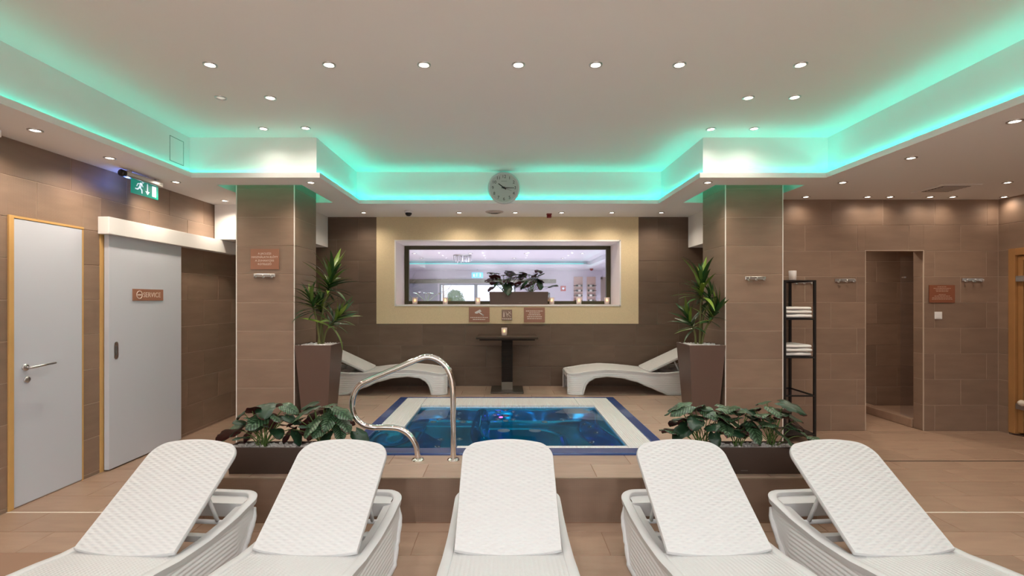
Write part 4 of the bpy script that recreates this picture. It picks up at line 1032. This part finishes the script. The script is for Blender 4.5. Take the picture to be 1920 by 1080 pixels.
MB().box((RX0-ox, RY0+.02-oy, 1.734), (RX1-ox, RY1-.02-oy, 1.740)).build('top_panel', BLACKM, rk)
def towel(z, h, label, seed):
    rnd = random.Random(seed); wd, dp = RX1-RX0-.065, .36; mb = MB(); ph = rnd.uniform(0, 6)
    n = 26; prof = []
    for k in range(n):
        a = 2*PI*k/n; c_, s_ = math.cos(a), math.sin(a)
        prof.append((math.copysign(abs(c_)**.35, c_)*dp/2, math.copysign(abs(s_)**.55, s_)*h/2))
    m_ = 18; vs = []; fs = []
    for i in range(m_+1):
        x = -wd/2+wd*i/m_
        for (y, zz) in prof: vs.append((x, y+.004*math.sin(9*x/wd+ph), h/2+zz*.93+(.05*h*math.sin(4.5*i/m_*2+ph) if zz > 0 else 0)))
    for i in range(m_):
        for k in range(n): fs.append((i*n+k, i*n+(k+1) % n, (i+1)*n+(k+1) % n, (i+1)*n+k))
    fs += [tuple(range(n))[::-1], tuple(m_*n+k for k in range(n))]
    o = mb.add(vs, fs, 0, True).build('folded_towel', TOWEL, None, ((RX0+RX1)/2+rnd.uniform(-.004, .004), RY0+.205+rnd.uniform(-.006, .006), z)); tag(o, label, 'towel', 'folded white towels')
    o.rotation_euler = (0, 0, rnd.uniform(-.02, .02))
for k, (z, h_) in enumerate(((1.3305, .048), (1.3785, .042), (1.4205, .034))): towel(z, h_, '%s folded white towel on the upper towel shelf' % ('bottom', 'middle', 'topmost')[k], 40+k)
for k, (z, h_) in enumerate(((.9205, .046), (.9665, .044), (1.0105, .036))): towel(z, h_, '%s folded white towel on the lower towel shelf' % ('bottom', 'middle', 'topmost')[k], 50+k)
candle((px(1486, 520, 5.40).x, 5.40, 1.7405), 'empty looking candle glass on top of the towel rack', False)

# ================================================================ ROOM BEYOND THE WINDOW
Y2 = 18.0; Z2, Z2S = 2.72, 2.60
WX = (-2.40, .36, .85, 2.11)
mb = MB()
for a, b, c_, d in ((-6.5, WX[0], 0, 3), (WX[1], 5.0, 0, 3), (WX[0], WX[1], 0, WX[2]), (WX[0], WX[1], WX[3], 3)): mb.box((a, Y2, c_), (b, Y2+.25, d))
wfar = struct('wall_far', mb, ROOM2, 'lavender far wall of the dining room beyond the window')
MB().box((-3.56, Y2-.06, 2.13), (1.83, Y2, 2.27), bev=.006).build('blind_box', mat('olive_box', (.12, .12, .075), .5), wfar)
MB().box((-3.5, Y2-.03, .2), (-2.46, Y2, 2.11)).build('grey_panel', mat('panel_grey', (.33, .34, .42), .6), wfar)
struct('wall_far_side', MB().box((-6.7, 7.75, 0), (-6.5, Y2+.2, 3)), ROOM2, 'side wall of the dining room beyond the window')
struct('wall_far_end', MB().box((5.0, 7.75, 0), (5.2, Y2+.2, 3)), ROOM2, 'opposite side wall of the dining room beyond the window')
struct('floor_far', MB().box((-6.7, 7.72, -.1), (5.2, Y2+.2, 0)), mat('floor_far_m', (.6, .55, .52), .5), 'floor of the dining room beyond the window')
mb = MB().box((-6.7, 7.72, Z2), (5.2, Y2+.2, Z2+.1)); cfar = struct('ceiling_far', mb, ROOM2C, 'pale ceiling of the dining room beyond the window')
MB().box((-6.5, 15.3, Z2S), (2.6, Y2, Z2)).box((2.6, 7.75, Z2S), (5.0, Y2, Z2)).build('soffit', ROOM2C, cfar)
MB().box((-6.5, 15.2, Z2S), (2.55, 15.3, Z2S+.02)).build('cove_lip', ROOM2C, cfar)
tag(MB().box((-6.0, 15.22, Z2S+.03), (2.4, 15.24, Z2S+.038)).build('led_strip', mat('led_tape_far', (.2, .8, .7), .5, emit=(.05, 1, .8), es=1.0)), 'faint turquoise light strip in the dining room ceiling cove', 'light strip', 'cove light strips')
MB().box((-6.7, 7.7, 0), (XL, 7.75, 3)).box((3.4, 7.7, 0), (5.2, 7.75, 3)).build('return_wall', ROOM2, wfar)
win2 = struct('window_2', MB().box((WX[0], Y2+.02, WX[2]), (WX[0]+.06, Y2+.08, WX[3])).box((WX[1]-.06, Y2+.02, WX[2]), (WX[1], Y2+.08, WX[3])).box((WX[0], Y2+.02, WX[3]-.05), (WX[1], Y2+.08, WX[3])).box((WX[0], Y2+.02, WX[2]), (WX[1], Y2+.08, WX[2]+.05)).box((-1.14, Y2+.02, WX[2]), (-1.02, Y2+.08, WX[3])), mat('frame_blue_grey', (.13, .17, .22), .4), 'bright outside window on the far wall of the dining room')
for a, b in ((WX[0]+.05, -1.13), (-1.03, WX[1]-.05)): MB().box((a, Y2+.045, WX[2]+.04), (b, Y2+.05, WX[3]-.04)).build('pane', GLASS, win2)
mb = MB().box((3.45, Y2-.02, 0), (3.52, Y2+.0, 2.35)).box((4.2, Y2-.02, 0), (4.27, Y2, 2.35)).box((3.45, Y2-.02, 2.28), (4.27, Y2, 2.35)).box((3.52, Y2-.01, 0), (4.2, Y2, 2.28)); struct('door_4', mb, mat('door_far', (.32, .24, .21), .5), 'brown door at the far end of the dining room')
C2 = (.90, .92, 1.0)
for i, x in enumerate((777, 882, 987, 1092)): downlight(atz(x, 475, Z2), 'dining room ceiling downlight, %s from the left in the nearest visible row' % ORD[i], 200, C2, 'dining room downlights', scale=1.5, size=165)
for i, x in enumerate((790, 964, 1055)): downlight(atz(x, 484, Z2), 'dining room ceiling downlight, %s from the left in the second row' % ORD[i], 150, C2, 'dining room downlights', scale=1.4, size=165)
for i, x in enumerate((772, 832, 893, 1026, 1098)): downlight(atz(x, 507, Z2S), 'dining room soffit downlight, %s from the left along the far wall' % ORD[i], 40, (1, .92, .86), 'dining room downlights', scale=1.4, size=110)
for i, (x, y) in enumerate(((1106, 504), (1118, 499), (1132, 493))): downlight(atz(x, y, Z2S), 'dining room soffit downlight, %s from the far wall above the wine rack' % ORD[i], 60, C2, 'dining room downlights', scale=1.3, size=110)
for r_, yy in enumerate((9.2, 10.8)):
    for c_, xx in enumerate((-3, 0, 3)): downlight(Vector((xx, yy, Z2 if xx < 2.6 else Z2S)), 'dining room downlight hidden above the window, %s row, %s from the left' % (ORD[r_], ORD[c_]), 210, C2, 'dining room downlights overhead', size=120)
# chandelier
ch = thing('chandelier', 'crystal chandelier hanging in the dining room', 'chandelier', (px(867, 482, 13.2).x, 13.2, 2.72))
MB().lathe([(0, 0), (.24, 0), (.25, -.012), (0, -.015)], n=28).build('ceiling_plate', STEEL, ch)
rnd = random.Random(2)
for k in range(46):
    a = rnd.uniform(0, 2*PI); r = .25*math.sqrt(rnd.random()); l_ = rnd.uniform(.08, .2)
    MB().tube([(r*math.cos(a), r*math.sin(a), -.015), (r*math.cos(a), r*math.sin(a), -.015-l_)], [.004, .009], 5).build('crystal', CRYSTAL, ch)
# wine rack and its bottles
wr = thing('wine_rack', 'wall mounted wooden wine rack in the dining room', 'wine rack', (px(1097, 565, Y2-.1).x, Y2-.06, 1.38))
wm = mat('rack_wood', (.52, .33, .27), .5)
for sx in (-.235, .235): MB().box((sx-.16, .03, 0), (sx+.16, .058, .98)).build('back_board', wm, wr)
rows = [.06, .245, .42, .60]
for z in rows:
    for sx in (-.235, .235): MB().box((sx-.14, -.07, z), (sx+.14, .03, z+.02)).build('shelf_rail', mat('rail_pale', (.62, .46, .40), .5), wr)
bot = MB().lathe([(0, 0), (.036, 0), (.038, .01), (.038, .19), (.030, .225), (.014, .25), (.014, .31), (0, .31)], n=14, axis='X').mesh('bottle', mat('bottle_glass', (.012, .018, .014), .15))
lbm = MB().lathe([(.0385, .06), (.0385, .15)], n=14, axis='X').mesh('bottle_label', mat('label_cream', (.72, .68, .60), .6))
fom = MB().lathe([(.0148, .25), (.0148, .311), (0, .311)], n=12, axis='X').mesh('foil', mat('foil_red', (.10, .02, .03), .4))
for i, z in enumerate(rows):
    for sx in (-1, 1):
        b = link('wine_bottle', bot); b.location = (wr.location.x+sx*.10, wr.location.y-.028, wr.location.z+z+.059); b.rotation_euler = (0, 0, 0 if sx > 0 else PI)
        tag(b, 'dark wine bottle in the %s, neck pointing %s' % (('bottom rack row', 'second rack row from below', 'third rack row from below', 'top rack row')[i], 'to the door' if sx > 0 else 'to the window'), 'bottle', 'wine bottles on the rack')
        link('label', lbm, b); link('foil', fom, b)
# exit sign, fire sign, coffee machine, plants of the dining room
o = thing('exit_sign', 'glowing exit sign seen through the interior window', 'exit sign', (px(895, 516, 17.4).x, 17.4, 2.30))
MB().box((-.20, -.02, -.01), (.20, .02, .19), bev=.006).build('plate', mat('exit_far', (.05, .35, .45), .4, emit=(.08, .50, .75), es=.8), o)
sg = MB()
for (a, b, c_, d) in ((-.15, -.09, .03, .13), (-.03, .0, .04, .15), (.08, .13, .03, .15)): sg.box((a, -.024, c_), (b, -.02, d))
sg.build('marks', pw, o); MB().box((-.012, -.006, .19), (.012, .006, .30)).build('hanger', STEEL, o)
o = MB().box((-.095, -.008, -.095), (.095, 0, .095)).build('fire_sign', mat('fire_red', (.45, .03, .03), .5), None, px(1056, 541, Y2-.001)); tag(o, 'small red fire equipment sign on the far wall', 'sign')
MB().prism([(-.05, -.0085, 0), (0, -.0085, .05), (.05, -.0085, 0), (0, -.0085, -.05)], (0, -.001, 0)).build('mark', pw, o)
o = thing('alarm_sounder', 'dark red alarm on the soffit above the wine rack', 'alarm', (px(1109, 509, 17.0).x, 17.0, Z2S))
MB().lathe([(.06, 0), (.06, -.03), (.03, -.07), (0, -.075)], n=16).build('body', REDP, o)
o = thing('coffee_machine', 'dark coffee machine behind the window planter', 'machine', (px(1023.5, 565, 12).x, 12.0, 0))
MB().box((-.5, -.3, 0), (.3, .3, 1.30), bev=.01).build('counter', mat('counter', (.35, .3, .3), .5), o)
MB().box((-.08, -.15, 1.30), (.09, .15, 1.70), bev=.012).build('body', mat('machine_dark', (.02, .03, .035), .25), o); MB().box((-.075, -.155, 1.46), (.085, -.148, 1.50)).build('trim', STEEL, o)
MB().box((-.04, -.05, 1.70), (.06, .05, 1.715)).build('lid', STEEL, o)
def orchid(x, label, seed, Y, n):
    rnd = random.Random(seed); o = thing('potted_orchid', label, 'plant', (px(x, 565, Y).x, Y, 1.22), 0, 'dining room plants')
    MB().lathe([(0, 0), (.05, 0), (.065, .12), (.055, .12), (0, .10)], n=16).build('pot', WHITE, o)
    for k in range(n):
        a = rnd.uniform(-.4, .4); pth = smooth_path([(0, 0, .10), (a*.3, 0, .32), (a, rnd.uniform(-.05, .05), .50)], 5)
        MB().tube(pth, .005, 6).build('stem', STEMG, o)
        lf = link('leaf', LEAVES_D[k % 6] if seed == 1 else LEAVES[k % 6], o); lf.matrix_local = Matrix.Translation(pth[-1]) @ Matrix.Rotation(rnd.uniform(0, 6), 4, 'Z') @ Matrix.Scale(.7, 4)
orchid(777, 'dark leaved potted plant at the left edge of the dining room view', 1, 12.5, 4); orchid(800, 'pale green potted plant near the left edge of the dining room view', 2, 13.5, 5)
tag(MB().box((-4.2, 12.0, 1.18), (-1.6, 14.0, 1.22)).box((-4.1, 12.1, 0), (-1.7, 13.9, 1.18)).build('sideboard', mat('sideboard_m', (.4, .3, .25), .5)), 'brown sideboard carrying the dining room plants', 'sideboard')
# outside: lawn, round shrub, bare tree
tag(MB().box((-9, Y2+.3, -.3), (7, 40, -.1)).build('ground', mat('lawn', (.45, .46, .36), .9)), 'pale ground outside the far window', 'ground', None, 'structure')
sb = thing('conifer_shrub', 'rounded green conifer outside the far window', 'shrub', (px(853, 562, 21).x, 21, -.1)); rnd = random.Random(6); mb = MB()
for k in range(1400):
    z = 1.0+rnd.random()*.95; r = .38*math.sqrt(max(0, 1-((z-1.4)/.58)**2)) if z < 1.98 else .05; a = rnd.uniform(0, 2*PI); rr_ = r*rnd.uniform(.5, 1.05)
    c_ = Vector((rr_*math.cos(a), rr_*math.sin(a), z)); d = Vector((rnd.uniform(-.05, .05), rnd.uniform(-.05, .05), rnd.uniform(.02, .08)))
    mb.add([c_, c_+d+Vector((.02, 0, 0)), c_+d*1.8, c_+d-Vector((.02, 0, 0))], [(0, 1, 2, 3)])
mb.build('foliage', mat('conifer', (.10, .22, .09), .7), sb, recalc=False); MB().tube([(0, 0, 0), (0, 0, 1.3)], [.05, .03], 8).build('trunk', mat('bark', (.25, .2, .17), .8), sb)
for (xx, lb) in ((-3.3, 'bare tree outside the far window, door side'), (.0, 'bare tree outside the far window behind the window planter')):
    bt = thing('bare_tree', lb, 'tree', (xx, 26, -.1), 0, 'bare garden trees'); mb = MB(); mb.tube([(0, 0, 0), (.05, 0, 1.2), (0, .1, 3)], [.07, .06, .03], 8)
    mb.build('trunk', mat('bark', (.25, .2, .17), .8), bt)
    for k in range(16):
        z = rnd.uniform(.8, 2.6); a = rnd.uniform(0, 2*PI); l_ = rnd.uniform(.5, 1.2)
        MB().tube(smooth_path([(0, 0, z), (l_*.5*math.cos(a), l_*.5*math.sin(a), z+.2), (l_*math.cos(a), l_*math.sin(a), z+.6)], 4), [.02]+[.012]*7+[.006], 5).build('branch', mat('bark', (.25, .2, .17), .8), bt)
